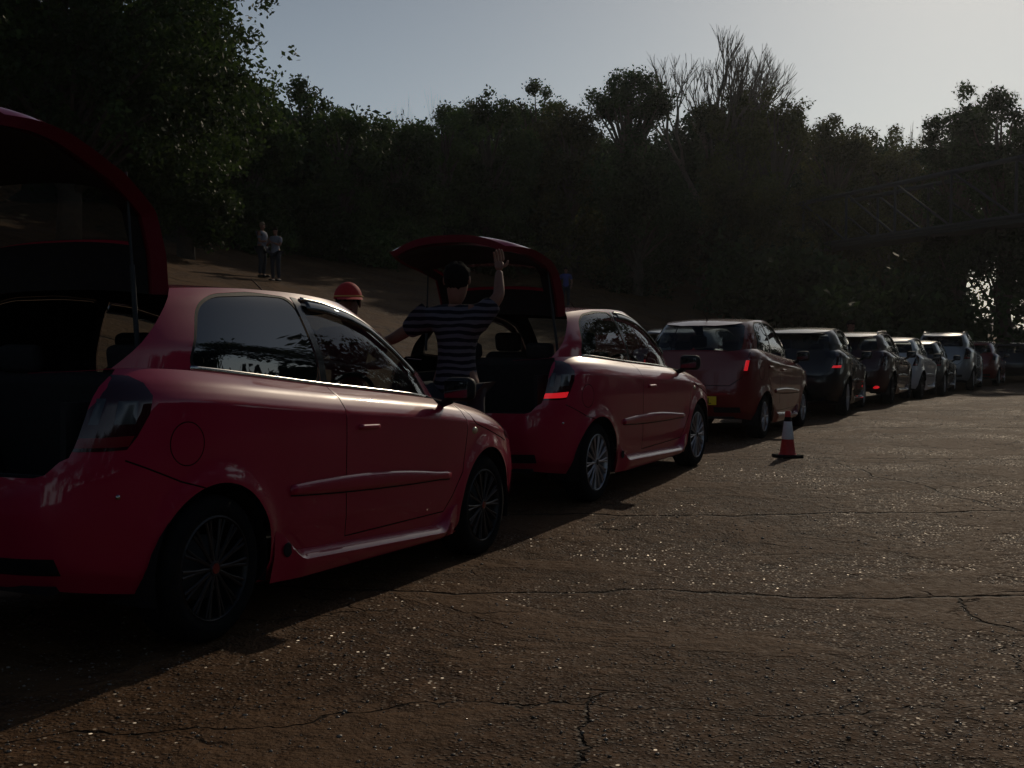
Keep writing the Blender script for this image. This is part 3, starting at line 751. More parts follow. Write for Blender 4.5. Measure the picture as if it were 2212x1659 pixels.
    if 'plate' in sp:
        px_, pz_ = sp['plate']; m_ = MB(); m_.box((px_, -.09, pz_), (.012, .52, .11), bev=.004); pl = m_.build('number_plate', M['plate'], root)
        for ch, yy in sp.get('plate_txt', []):
            cu = bpy.data.curves.new('letter', 'FONT'); cu.body = ch; cu.size = .105; cu.extrude = .0015; cu.align_x = 'CENTER'
            to = bpy.data.objects.new('letter_tmp', cu); COL.objects.link(to); dg = bpy.context.evaluated_depsgraph_get()
            me = bpy.data.meshes.new_from_object(to.evaluated_get(dg)); bpy.data.objects.remove(to)
            me.materials.clear(); me.materials.append(M['ink'])
            lo = bpy.data.objects.new('letter', me); link(lo, pl); lo.rotation_euler = (R(90), 0, R(-90)); lo.location = (px_ - .0085, yy, pz_ - .037)
    if 'tow_glint' in sp:
        x, z = sp['tow_glint']; p = low.P(*low.side(x, z))
    if sp.get('roof_rails'):
        for s in (-1, 1):
            m_ = MB(); x0, x1 = .0, 1.3; yy = float(gw(1)) * .93
            m_.tube([(x0, s * yy, float(zr(x0))), (x0 + .08, s * yy, float(zr(x0)) + .05), (x1 - .08, s * yy, float(zr(x1)) + .05), (x1, s * yy, float(zr(x1)))], .014, 8); m_.build('roof_rail', M['chrome'], root)
    if sp.get('low_reflector'):
        for s in (-1, 1):
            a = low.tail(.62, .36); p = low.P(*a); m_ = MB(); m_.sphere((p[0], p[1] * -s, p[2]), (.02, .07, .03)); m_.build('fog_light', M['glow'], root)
    # exhaust
    ex = MB(); ex.tube([(-.3, .45, .24), (float(lxr(.1)) - .0, .45, .25)], [.03, .032], 12, cap=False); ex.build('exhaust', M['chrome'], root)
    if opened: make_gate(root, sp, pf)
    elif 'spoiler' in sp:
        V = []; n = 17
        xg = float(gxr(1)); zg = float(zr(xg))
        for yy in np.linspace(-.52, .52, n):
            e = 1 - abs(yy / .52) ** 4 * .5
            V += [(xg + .10, yy, zg + .005 - .02 * (1 - e)), (xg - .10 * e, yy, zg + .002 - .02 * (1 - e)), (xg - .11 * e, yy, zg - .018), (xg + .02, yy, zg - .035)]
        mk('spoiler', V, [(i * 4 + j, (i + 1) * 4 + j, (i + 1) * 4 + (j + 1) % 4, i * 4 + (j + 1) % 4) for i in range(n - 1) for j in range(4)], [pf], root)
    return root

def make_gate(root, sp, pm):
    """tailgate modelled closed about its hinge, then swung up"""
    prof = sp['gate_prof']; hx, hz_ = prof[0][0], prof[0][1]
    t = np.linspace(0, 1, 44); tp = np.linspace(0, 1, len(prof)); d = np.concatenate([[0], np.cumsum([math.hypot(prof[i + 1][0] - prof[i][0], prof[i + 1][1] - prof[i][1]) for i in range(len(prof) - 1)])]); d /= d[-1]
    X = sm(d, [p[0] for p in prof], .05)(t) - hx; Z = sm(d, [p[1] for p in prof], .05)(t) - hz_; Wd = sm(d, [p[2] for p in prof], .05)(t)
    tx = np.gradient(X); tz = np.gradient(Z); l = np.hypot(tx, tz); nx, nz = -tz / l, tx / l       # outward normal points back and up
    nx, nz = np.where(nx * -1 + 0 > 0, nx, nx), nz
    m = 25; v = np.linspace(-1, 1, m)
    def sheet(off, scale, i0=0, i1=44):
        V = []
        for i in range(i0, i1):
            for a in v:
                bow = .10 * abs(a * scale) ** 2.6 * min(1, .35 + t[i])
                V.append((X[i] + bow + nx[i] * off, a * Wd[i] * scale, Z[i] + nz[i] * off))
        return V
    sgn = 1 if (nx[30] < 0) else -1
    ang = sp.get('gate_ang', 78)
    rotm = Matrix.Rotation(R(ang), 3, 'Y')
    def place(V): return [tuple(rotm @ Vector(p) + Vector((hx, 0, hz_))) for p in V]
    n = 44; F = grid_faces(n, m); it = np.repeat(np.arange(n - 1), m - 1); jt = np.tile(np.arange(m - 1), n - 1)
    win = (t[it] > .17) & (t[it] < .50) & (np.abs(v[jt] + 1 / m) < .86)
    outer = sheet(0, 1.0); inner = sheet(-.055 * sgn, .93)
    mb = MB(); mb.add(place(outer), F[~win].tolist())
    # folded edge between skin and inner frame
    O = np.array(outer).reshape(n, m, 3); I = np.array(inner).reshape(n, m, 3)
    def loop(A_): return np.concatenate([A_[0, :], A_[1:, -1], A_[-1, -2::-1], A_[-2:0:-1, 0]])
    lo, li_ = loop(O), loop(I); k = len(lo)
    mb.add(place(np.concatenate([lo, li_])), [(i, (i + 1) % k, k + (i + 1) % k, k + i) for i in range(k)])
    rim = (np.abs(v[jt] + 1 / m) > .80) | (t[it] > .93)
    mb.add(place(inner), F[rim & ~win].tolist())
    mb.m = [1 if i >= int((~win).sum()) else 0 for i in range(len(mb.f))]
    g = mb.build('tailgate', [pm, M['flange']], root); sol = None
    w = MB(); w.add(place(sheet(-.012 * sgn, 1.0)), F[win].tolist()); w.build('rear_window', M['glass'] if not sp.get('gate_tint') else M['glass'], g)
    tr = MB(); tr.add(place(sheet(-.070 * sgn, .86)), F[~win & (t[it] > .49) & (t[it] < .95)].tolist()); 
    tr.add(place(sheet(-.062 * sgn, .90)), F[(~win) & (t[it] < .50)].tolist())
    tr.build('inner_trim', M['trim'], g)
    P0 = place([(X[43] + 0, 0, Z[43])])[0]
    wp = MB(); c = place([(X[28] + nx[28] * sgn * .03, 0, Z[28] + nz[28] * sgn * .03), (X[27] + nx[27] * sgn * .03, .42, Z[27] + nz[27] * sgn * .03)])
    wp.tube(c, [.012, .006], 6); wp.build('rear_wiper', M['trim'], g)
    for s in (-1, 1):
        a = place([(X[20] - .0, s * Wd[20] * .88, Z[20])])[0]; sbt = MB(); b = (hx - .22, s * .60, sp.get('strut_z', 1.20))
        mid_ = tuple((a[i] + b[i]) / 2 for i in range(3)); sbt.tube([a, mid_], .006, 8); sbt.tube([mid_, b], .011, 8); sbt.build('gas_strut', M['steel'], g)

STILO = dict(
    paint='red', wb=2.6, w=.893, rimm=M['blackrim'], tint=True,
    zbot=[(-.8, .33), (-.5, .27), (.3, .19), (2.2, .17), (2.9, .2), (3.5, .24)],
    belt=[(-.8, 1.10), (-.6, 1.14), (-.35, 1.165), (-.03, 1.152), (.94, 1.07), (1.5, 1.03), (2.1, .985), (2.45, .945), (2.8, .89), (3.15, .81), (3.5, .70)],
    rail=[(-.6, 1.42), (-.3, 1.47), (0, 1.507), (.45, 1.535), (.97, 1.54), (1.4, 1.515), (1.8, 1.46), (2.8, 1.3)],
    lw=[(0, .90), (.1, .955), (.3, .985), (.5, .995), (.70, 1.0), (.86, 1.0), (.90, .978), (.95, .940), (1.0, .868)],
    xr=[(0, -.66), (.12, -.73), (.35, -.755), (.55, -.74), (.75, -.69), (1, -.60)],
    xf=[(0, 3.34), (.2, 3.43), (.5, 3.43), (.8, 3.36), (1, 3.24)],
    gw=[(0, .845), (.3, .835), (.6, .775), (.85, .715), (.95, .68), (1, .655)],
    gxr=[(0, -.585), (.5, -.52), (1, -.40)], gxf=[(0, 2.56), (.35, 2.36), (.65, 2.13), (.9, 1.86), (1, 1.70)],
    gate_w=[(.6, .60), (.74, .64), (.85, .68), (1.0, .69), (1.2, .68), (1.5, .6)], gate_low=.74,
    open=True, open_x=(-.385, .03), roof_x0=.03, cowl=2.2,
    windows=[('rear', [(-.03, 1.165), (.93, 1.085), (.87, 1.507), (.60, 1.508), (.26, 1.482), (.13, 1.43)], .09),
             ('front', [(.995, 1.083), (2.10, .998), (1.97, 1.13), (1.77, 1.275), (1.55, 1.393), (1.36, 1.448), (1.12, 1.488), (.93, 1.500)], .03)],
    pillars=[[(.935, 1.075), (.99, 1.075), (.925, 1.51), (.875, 1.515)]],
    doors=[[(.955, 1.075), (2.28, .975), (2.30, .80), (2.24, .55), (2.13, .42), (2.04, .335), (.995, .325), (.965, .6)]],
    handles={0: (1.157, .866)}, fuel=(-.183, .852, .092), chrome=(-.02, 2.13), mould=((.497, .600), (2.07, .545)),
    skirt=(.385, 2.19), mirror=(2.07, 1.045), indicator=(2.40, .79), antenna=(1.62, .30), deflector=[(.96, 1.495), (1.12, 1.486), (1.36, 1.446), (1.55, 1.391), (1.77, 1.275), (1.93, 1.16)], plug=(.47, .33), sensor=[(-.50, .66)],
    gaps=[[(.955, 1.07), (.965, .6), (.995, .325), (2.04, .335), (2.13, .42), (2.24, .55), (2.30, .80), (2.28, .97)], [(2.36, .93), (2.42, .83), (2.93, .70)],
          [(-.47, .80), (-.22, .70), (-.10, .665)], [(3.0, .70), (3.12, .62), (3.2, .5)]],
    lamp_regions=[
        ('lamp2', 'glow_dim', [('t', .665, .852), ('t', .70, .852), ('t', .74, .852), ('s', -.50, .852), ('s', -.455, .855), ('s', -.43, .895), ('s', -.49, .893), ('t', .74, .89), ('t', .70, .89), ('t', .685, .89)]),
        ('lamp1', 'lens_clear', [('t', .70, .94), ('t', .725, .94), ('t', .725, 1.04), ('t', .70, 1.04)]),
        ('lamp3', 'lens_clear', [('s', -.50, .94), ('s', -.42, .94), ('s', -.40, 1.03), ('s', -.47, 1.03)]),
        ('lamp0', 'lens', [('t', .645, .842), ('t', .69, .838), ('t', .74, .838), ('s', -.52, .838), ('s', -.462, .842), ('s', -.42, .89), ('s', -.36, .98), ('s', -.335, 1.05), ('s', -.345, 1.10), ('s', -.38, 1.128), ('s', -.44, 1.132), ('t', .695, 1.12), ('t', .69, 1.0)])],
    dark_regions=[('vent', 0, [(.30, .36), (.62, .36), (.62, .43), (.30, .43)])],
    gate_ang=86, gate_prof=[(.03, 1.512, .57), (-.16, 1.50, .575), (-.36, 1.455, .57), (-.44, 1.34, .60), (-.53, 1.20, .63), (-.60, 1.05, .64), (-.66, .93, .625), (-.70, .82, .58), (-.72, .75, .48)],
)
near = make_car('red_hatchback', STILO, (-2.036, 5.315, 0), R(90 - 24.5), R(1.3), 0)
tag(near, 'nearest bright red three-door hatchback, tailgate raised, black multi-spoke wheels', 'car')
exec_cars = True
S2 = dict(STILO); S2.update(rimm=M['rim'], tint=False, gate_ang=78)
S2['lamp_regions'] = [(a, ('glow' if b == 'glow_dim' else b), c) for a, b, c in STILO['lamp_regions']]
car2 = make_car('red_hatchback', S2, (-.086, 9.742, .0), R(90 - 26.5), R(-.8), 0)
tag(car2, 'second red three-door hatchback with raised tailgate and silver wheels, man in stripes behind it', 'car')
# --- closed five-door family
def closed(base, **kw):
    d = dict(base); [d.pop(k, None) for k in ('deflector', 'plug', 'sensor')]; d['open'] = False; d.update(kw); return d
FIVE = closed(STILO, tint=False,
    windows=[('rear', [(.0, 1.165), (.72, 1.105), (.70, 1.505), (.32, 1.49), (.14, 1.43)], .05),
             ('front', [(.80, 1.098), (2.10, .998), (1.97, 1.13), (1.77, 1.275), (1.55, 1.393), (1.36, 1.448), (1.12, 1.488), (.77, 1.505)], .03)],
    pillars=[[(.725, 1.10), (.79, 1.09), (.765, 1.51), (.705, 1.51)]],
    doors=[[(1.02 - .2, 1.07), (2.28, .975), (2.30, .80), (2.24, .55), (2.04, .335), (.84, .325), (.81, .6)], [(.80, 1.08), (.79, .6), (.82, .325), (.50, .33), (.40, .55), (.12, .78), (.0, 1.12)]],
    handles={0: (1.0, .866), 1: (.12 + .08, .92)}, rear_win=(.62, .55, 1.17, 1.44), spoiler=True,
    gaps=[[(.80, 1.07), (.80, .6), (.83, .325), (2.04, .335), (2.24, .55), (2.30, .80), (2.28, .97)], [(.83, .33), (.48, .33), (.40, .55), (.12, .78), (.0, 1.12)]],
    gate_line=[(0, .70), (.5, .70), (.64, .80), (.69, 1.0), (.69, 1.12)])
LINEAR = dict(kx=1)
def scaled(base, fx, fz, **kw):
    """same family of body stretched in length and height"""
    d = dict(base)
    S = lambda L: [(a * fx, b * fz) for a, b in L]
    for k in ('zbot', 'belt', 'rail'): d[k] = S(d[k])
    for k in ('xr', 'xf', 'gxr', 'gxf'): d[k] = [(a, b * fx) for a, b in d[k]]
    d['windows'] = [(w[0], S(w[1]), w[2]) for w in d['windows']]; d['pillars'] = [S(p) for p in d['pillars']]
    d['doors'] = [S(p) for p in d['doors']]; d['gaps'] = [S(p) for p in d['gaps']]
    d['handles'] = {k: (v[0] * fx, v[1] * fz) for k, v in d['handles'].items()}; f = d['fuel']; d['fuel'] = (f[0] * fx, f[1] * fz, f[2] * fz)
    d['chrome'] = tuple(c * fx for c in d['chrome']) if d['chrome'] else None
    d['mould'] = tuple((a * fx, b * fz) for a, b in d['mould']); d['skirt'] = tuple(c * fx for c in d['skirt'])
    d['mirror'] = (d['mirror'][0] * fx, d['mirror'][1] * fz); d['indicator'] = (d['indicator'][0] * fx, d['indicator'][1] * fz)
    d['antenna'] = (d['antenna'][0] * fx, d['antenna'][1]); d['cowl'] *= fx; d['wb'] *= fx
    d['rear_win'] = (d['rear_win'][0], d['rear_win'][1], d['rear_win'][2] * fz, d['rear_win'][3] * fz)
    d['gate_line'] = [(a, b * fz) for a, b in d['gate_line']]; d['gate_w'] = [(a * fz, b) for a, b in d['gate_w']]
    d['lamp_regions'] = [(n_, m_, [(k, (p * fx if k == 's' else p), q * fz) for k, p, q in L]) for n_, m_, L in d['lamp_regions']]
    d['dark_regions'] = [(n_, m_, [(a, b * fz) for a, b in L]) for n_, m_, L in d['dark_regions']]
    d.update(kw); return d
PUNTO = scaled(FIVE, .925, 1.015, paint='darkred', w=.83, wr=.29, arch=.335, rimr=.19, rimm=M['rim'], spokes=9, chrome=None, antenna=(.05, .3),
    gxr=[(0, -.60), (.5, -.50), (1, -.36)], xr=[(0, -.62), (.12, -.70), (.35, -.72), (.55, -.69), (.75, -.66), (1, -.61)], rear_win=(.60, .55, 1.16, 1.50),
    skirt=(.42, 1.95), plate=(-.735, .52), plate_txt=[('L', -.26)],
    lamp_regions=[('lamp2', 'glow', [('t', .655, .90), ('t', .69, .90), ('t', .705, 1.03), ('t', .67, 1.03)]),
                  ('lamp0', 'lens_red', [('t', .645, .84), ('t', .70, .84), ('t', .72, 1.07), ('t', .64, 1.07)])],
    hi_lamp=[(.64, 1.11), (.685, 1.11), (.64, 1.38), (.60, 1.38)])
PUNTO.pop('spoiler')
pun = make_car('dark_red_hatchback', PUNTO, (2.59, 15.76, 0), R(90 - 25.5), 0, 1)
tag(pun, 'dark red five-door hatchback with yellow number plate, third in the row behind the traffic cone', 'car')
def row_car(name, spec, s, q, label, lod=1, extra=0):   # extra > 0 turns the nose left
    x, y = TO + TF * s + TL * (q + .89); o = make_car(name, spec, (x, y, hz(x, y)), R(90 - 25.5 + extra), 0, lod); tag(o, label, 'car'); return o
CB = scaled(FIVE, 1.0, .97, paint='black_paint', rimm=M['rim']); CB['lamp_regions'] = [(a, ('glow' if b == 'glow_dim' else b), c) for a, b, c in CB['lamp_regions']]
row_car('black_hatchback', CB, 16.7, .22, 'black five-door hatchback with a red strip in its tail lamp, fourth in the row', 1, 3)
ES = scaled(FIVE, 1.02, .94, paint='maroon', rimm=M['blackrim'], roof_rails=True, low_reflector=True, chrome=None); ES['lamp_regions'] = [(a, ('lens' if b == 'glow_dim' else b), c) for a, b, c in ES['lamp_regions']]
row_car('dark_estate', ES, 21.0, .05, 'blackish maroon hatchback with roof rails and a low red fog light, fifth in the row', 1)
row_car('white_hatchback', scaled(FIVE, .93, .93, paint='white_paint', w=.84, rimm=M['blackrim'], chrome=None), 25.3, -.1, 'white hatchback, the only pale car side in the row, sixth along', 1, -1)
row_car('dark_hatchback', scaled(FIVE, .93, .94, paint='grey_paint', rimm=M['rim'], chrome=None), 29.5, -.15, 'small charcoal hatchback between the white hatchback and the tall silver four-by-four', 2, -1)
row_car('silver_off_roader', scaled(FIVE, 1.03, 1.13, paint='silver_paint', w=.92, rimm=M['rim'], wr=.36, arch=.41, roof_rails=True), 34.2, -.5, 'tall silver four-by-four with roof rails, its roof catching the sun', 2, -1)
row_car('red_hatchback', scaled(FIVE, .97, .97, paint='darkred', rimm=M['rim'], chrome=None), 39.5, -.95, 'far red hatchback just beyond the tall silver four-by-four', 2, -1)
row_car('dark_saloon', scaled(FIVE, 1.0, .95, paint='black_paint', rimm=M['rim'], chrome=None), 44.5, -1.9, 'distant black car beyond the far red hatchback near the right end of the row', 2, -2)
row_car('dark_saloon', scaled(FIVE, .98, .96, paint='grey_paint', rimm=M['rim'], chrome=None), 49.5, -3.1, 'farthest dark grey car at the right edge of the photo', 2, -3)
row_car('black_hatchback', CB, -5.3, .15, 'black hatchback added unseen behind the nearest red car to keep light off its tail', 2)  # extra car out of view, placed to block light behind the open tailgate
# a car in a second row, only its roof showing
x, y = 3.05, 21.6
o = make_car('silver_hatchback', scaled(FIVE, 1.0, .98, paint='silver_paint', rimm=M['rim']), (x, y, hz(x, y)), R(90 - 25), 0, 2)
tag(o, 'silver car mostly hidden, its pale roof showing over the bonnet of the second red hatchback', 'car')

# ------------------------------------------------------------------ traffic cone
cx, cy = 2.95, 12.6
cone = empty('traffic_cone', (cx, cy, hz(cx, cy)), R(18)); tag(cone, 'red and white traffic cone standing on the concrete beside the car row', 'traffic cone')
b = MB()
b.box((0, 0, .018), (.25, .25, .034), bev=.012); b.build('base', M['rubber'], cone)
def lathe_z(prof, n=32):
    vs = []; fs = []; m = len(prof)
    for k in range(n):
        t = 2 * math.pi * k / n; vs += [(r * math.cos(t), r * math.sin(t), z) for r, z in prof]
    for k in range(n):
        for j in range(m - 1): fs.append((k * m + j, ((k + 1) % n) * m + j, ((k + 1) % n) * m + j + 1, k * m + j + 1))
    return vs, fs
v_, f_ = lathe_z([(.098, .035), (.090, .042), (.082, .06), (.073, .12), (.062, .20), (.053, .27), (.044, .34), (.037, .40), (.032, .44), (.030, .49), (.027, .50), (.022, .50), (.022, .46)])
b = MB(); b.add(v_, f_); b.build('cone_body', M['sign_red'], cone)
v_, f_ = lathe_z([(.0645, .198), (.0655, .20), (.0565, .27), (.0475, .34), (.042, .385), (.040, .388)])
b = MB(); b.add(v_, f_); b.build('reflective_sleeve', M['sleeve'], cone)
v_, f_ = lathe_z([(.0405, .389), (.0415, .392), (.0345, .432), (.0330, .436)])
b = MB(); b.add(v_, f_); b.build('dark_band', M['rubber'], cone)

# ------------------------------------------------------------------ people
def skin_mesh(chains, sub=2):
    """chains of (point, radius) lists; chain points with equal coordinates join. Grown by a Skin modifier into one surface."""
    vs = []; rs = []; es = []; key = {}
    for ch in chains:
        prev = None
        for p, r in ch:
            k = tuple(round(c, 4) for c in p)
            if k not in key: key[k] = len(vs); vs.append(p); rs.append(r)
            i = key[k]
            if prev is not None and prev != i: es.append((prev, i))
            prev = i
    me = bpy.data.meshes.new('sk'); me.from_pydata(vs, es, []); o = bpy.data.objects.new('sk', me); COL.objects.link(o)
    md = o.modifiers.new('s', 'SKIN'); md.use_smooth_shade = True
    sv = me.skin_vertices[0].data
    for i, r in enumerate(rs): sv[i].radius = (r, r) if not isinstance(r, tuple) else r
    sv[0].use_root = True
    s2 = o.modifiers.new('u', 'SUBSURF'); s2.levels = sub; s2.render_levels = sub
    dg = bpy.context.evaluated_depsgraph_get(); m2 = bpy.data.meshes.new_from_object(o.evaluated_get(dg)); bpy.data.objects.remove(o)
    m2.polygons.foreach_set('use_smooth', [True] * len(m2.polygons))
    return m2
def put_mesh(name, me, m, parent):
    me.materials.clear(); me.materials.append(m); o = bpy.data.objects.new(name, me); link(o, parent); return o
def lerp(a, b, t): return tuple(a[i] + (b[i] - a[i]) * t for i in range(3))
def person(loc, rz, H=1.75, arms=None, shirt='shirt_dark', trousers='jeans', hair='hair_dark', cap=False, label='', legs=True, hairlen=0, lean=0):
    """faces +x locally; arms = ((elbow, hand) left, (elbow, hand) right) in units of height"""
    root = empty('person', loc, rz); tag(root, label, 'person')
    k = H / 1.75
    P = lambda x, y, z: (x * k, y * k, z * k)
    pel = P(0, 0, .96); chest = P(.02, 0, 1.28); neck = P(.0, 0, 1.47); hd = P(.02, 0, 1.57)
    arms = arms or ((P(-.03, .27, 1.14), P(.14, .22, .95)), (P(-.03, -.27, 1.14), P(.14, -.22, .95)))
    ch = [[(pel, (.15 * k, .12 * k)), (P(0, 0, 1.12), (.135 * k, .10 * k)), (chest, (.16 * k, .12 * k)), (P(.0, 0, 1.40), (.10 * k, .085 * k)), (neck, .046 * k), (hd, .075 * k), (P(.03, 0, 1.67), .078 * k)]]
    hands = []
    for s, (el, ha) in zip((1, -1), arms):
        sh = P(0, s * .17, 1.40)
        ch.append([(P(.0, 0, 1.40), (.10 * k, .085 * k)), (sh, .062 * k), (lerp(sh, el, .5), .048 * k), (el, .040 * k), (lerp(el, ha, .4), .037 * k), (ha, .024 * k)])
        d = Vector(ha) - Vector(el); d.normalize(); sd_ = d.cross(Vector((1, 0, .1))).normalized() if abs(d.x) < .9 else Vector((0, 1, 0))
        hands.append((Vector(ha), d, sd_, s))
    for s in (1, -1):
        hip = P(0, s * .09, .90); kn = P(.02, s * .105, .50); an = P(-.02, s * .11, .09)
        ch.append([(pel, (.15 * k, .12 * k)), (hip, .092 * k), (lerp(hip, kn, .5), .078 * k), (kn, .058 * k), (lerp(kn, an, .35), .056 * k), (an, .038 * k), (P(.06, s * .12, .045), .036 * k), (P(.15, s * .125, .035), .03 * k)])
    body = put_mesh('body', skin_mesh(ch), M['skin'], root)
    # hands: palm, four fingers of different lengths and a thumb, one mesh joined to the body
    bm = bmesh.new(); bm.from_mesh(body.data)
    for c, d, sdv, s in hands:
        up = d.cross(sdv).normalized(); palm = c + d * .05 * k
        chh = [[(tuple(c), .022 * k), (tuple(palm), (.034 * k, .015 * k)), (tuple(c + d * .085 * k), (.034 * k, .013 * k))]]
        mh = skin_mesh(chh, 1); bm.from_mesh(mh)
        for fi, (o_, ln) in enumerate(((-.027, .065), (-.009, .075), (.009, .07), (.026, .055))):
            b0 = c + d * .075 * k + sdv * o_ * k; b1 = b0 + d * ln * .5 * k + up * .006; b2 = b1 + d * ln * .35 * k + up * .02 * k; b3 = b2 + d * ln * .2 * k + up * .018 * k
            bm.from_mesh(skin_mesh([[(tuple(b0), .0095 * k), (tuple(b1), .009 * k), (tuple(b2), .008 * k), (tuple(b3), .0065 * k)]], 1))
        b0 = c + d * .025 * k - sdv * .026 * k; b1 = b0 + (d * .6 - sdv * .8) * .035 * k; b2 = b1 + (d * .8 - sdv * .3) * .03 * k + up * .01
        bm.from_mesh(skin_mesh([[(tuple(b0), .012 * k), (tuple(b1), .0105 * k), (tuple(b2), .008 * k)]], 1))
    # face: nose, brow, ears, jaw merged into the body surface mesh
    fc = MB(); fc.sphere(P(.108, 0, 1.625), (.017 * k, .012 * k, .022 * k)); fc.sphere(P(.07, 0, 1.565), (.035 * k, .042 * k, .03 * k))
    for s in (1, -1): fc.sphere(P(.01, s * .082, 1.625), (.018 * k, .008 * k, .03 * k))
    tmp = bpy.data.meshes.new('t'); tmp.from_pydata(fc.v, [], fc.f); bm.from_mesh(tmp)
    for f in bm.faces: f.smooth = True
    bm.to_mesh(body.data); bm.free(); body.data.materials.clear(); body.data.materials.append(M['skin'])
    ey = MB()
    for s in (1, -1): ey.sphere(P(.098, s * .030, 1.645), (.008 * k, .012 * k, .007 * k), n=8, m=6)
    ey.build('eyes', M['hair_dark'], body)
    mo = MB(); mo.sphere(P(.104, 0, 1.582), (.006 * k, .022 * k, .005 * k), n=8, m=6); mo.build('mouth', M['lens_red'], body)
    # clothing
    g = 1.13
    sc = [[(P(0, 0, .86), (.20 * k, .17 * k)), (P(0, 0, .96), (.195 * k, .16 * k)), (P(0, 0, 1.12), (.15 * k, .118 * k)), (chest, (.172 * k, .135 * k)), (P(.0, 0, 1.41), (.118 * k, .105 * k)), (P(0, 0, 1.46), .066 * k)]]
    for s, (el, ha) in zip((1, -1), arms):
        sh = P(0, s * .17, 1.40); sc.append([(P(.0, 0, 1.41), (.118 * k, .105 * k)), (sh, .088 * k), (lerp(sh, el, .45), .072 * k), (lerp(sh, el, .72), .068 * k)])
    put_mesh('shirt', skin_mesh(sc), M[shirt], root)
    tc = []
    for s in (1, -1):
        hip = P(0, s * .09, .90); kn = P(.02, s * .105, .50); an = P(-.02, s * .11, .10)
        tc.append([(P(0, 0, .98), (.18 * k, .15 * k)), (hip, .104 * k), (lerp(hip, kn, .5), .092 * k), (kn, .075 * k), (lerp(kn, an, .35), .068 * k), (an, .055 * k)])
    put_mesh('trousers', skin_mesh(tc), M[trousers], root)
    sh_ = MB()
    for s in (1, -1): sh_.box(P(.055, s * .12, .04), (.27 * k, .10 * k, .075 * k), bev=.03)
    sh_.build('shoes', M['trim'], root)
    hr = MB(); cz = 1.66
    n, m_ = 24, 12; vs = []; fs = []
    for i in range(m_ + 1):
        ph = (.02 + .80 * i / m_) * math.pi
        for j in range(n):
            t = 2 * math.pi * j / n; fr = math.cos(t)
            pe = min(ph, .40 * math.pi) if fr > .35 else (ph if hairlen or fr < 0 else min(ph, .52 * math.pi))
            r = .094 + .016 * noise.noise(Vector((math.cos(t) * 4, math.sin(t) * 4, i * .9))) + .006 * noise.noise(Vector((math.cos(t) * 14, math.sin(t) * 14, i * 2.3)))
            vs.append(P(.012 + r * 1.04 * math.sin(pe) * math.cos(t), r * .90 * math.sin(pe) * math.sin(t), cz - .01 + r * 1.02 * math.cos(pe) - (hairlen * max(0, i - 8) / 4 if fr < .2 else 0)))
    for i in range(m_):
        for j in range(n): fs.append((i * n + j, (i + 1) * n + j, (i + 1) * n + (j + 1) % n, i * n + (j + 1) % n))
    hr.add(vs, fs); hr.add([P(.012, 0, cz + .09)] + vs[:n], [(0, 1 + j, 1 + (j + 1) % n) for j in range(n)]); hr.build('hair', M[hair], root)
    if cap:
        c = MB(); vs = []; fs = []
        for i in range(9):
            ph = (.5 * i / 8) * math.pi
            for j in range(n):
                t = 2 * math.pi * j / n; vs.append(P(.012 + .112 * math.sin(ph) * math.cos(t), .100 * math.sin(ph) * math.sin(t), cz - .002 + .118 * math.cos(ph)))
        for i in range(8):
            for j in range(n): fs.append((i * n + j, (i + 1) * n + j, (i + 1) * n + (j + 1) % n, i * n + (j + 1) % n))
        c.add(vs, fs); vs = []
        for j in range(13):
            t = (-.5 + j / 12) * 2.2; vs += [P(.012 + .108 * math.cos(t), .098 * math.sin(t), cz + .012), P(.03 + .108 * math.cos(t) + .085 * math.cos(t) ** .7 if math.cos(t) > 0 else .03, .10 * math.sin(t), cz - .012)]
        c.add(vs, [(2 * j, 2 * j + 1, 2 * j + 3, 2 * j + 2) for j in range(12)])
        co = c.build('cap', M['capred'], root)
        br = MB(); br.tube([P(.012 + .116 * math.cos(t), .104 * math.sin(t), cz + .014) for t in np.linspace(-1.2, 1.2, 14)], .006 * k, 6); br.build('braid', M['capgold'], co)
    return root
def at_px(px, d): return ((px - 1106) / 2550 * d)
# man in stripes at the boot of the second car: back to us
x, y = at_px(986, 7.95), 7.95
person((x, y, hz(x, y)), R(90 - 12), 1.86, arms=(((.02, .44, 1.34), (.26, .62, 1.30)), ((.06, -.28, 1.62), (.20, -.25, 1.80))), shirt='stripes', label='man in a striped T-shirt seen from behind, reaching up to the second raised tailgate')
x, y = at_px(752, 8.0), 8.0
person((x, y, hz(x, y) - .0), R(-75), 1.70, cap=True, shirt='shirt_maroon', label='person in a red cap standing behind the nearest red car, head above its roof', arms=(((.16, .22, 1.18), (.34, .08, 1.16)), ((.16, -.22, 1.18), (.34, -.05, 1.16))))
x, y = at_px(568, 38.5), 38.5
person((x, y, hz(x, y)), R(-20), 1.80, hair='hair_fair', shirt='shirt_white', label='fair-haired person in a pale shirt, left one of the pair on the banking', arms=(((.05, .24, 1.15), (.30, .12, 1.2)), ((.05, -.24, 1.15), (.28, -.15, 1.15))))
x, y = at_px(597, 38.2), 38.2
person((x, y, hz(x, y)), R(-110), 1.75, shirt='shirt_white', label='dark-haired person with forearms raised, right one of the pair on the banking', arms=(((.12, .25, 1.15), (.30, .10, 1.22)), ((.12, -.25, 1.15), (.30, -.08, 1.2))))
x, y = at_px(1222, 50), 50
person((x, y, hz(x, y)), R(-90), 1.75, shirt='shirt_blue', label='dim person in a blue top standing on the shaded banking right of the raised tailgate')
x, y = at_px(1836, 25.5), 25.5
person((x, y, hz(x, y)), R(-60), 1.74, shirt='shirt_maroon', label='person in dark red clothes half hidden behind the black and maroon cars')

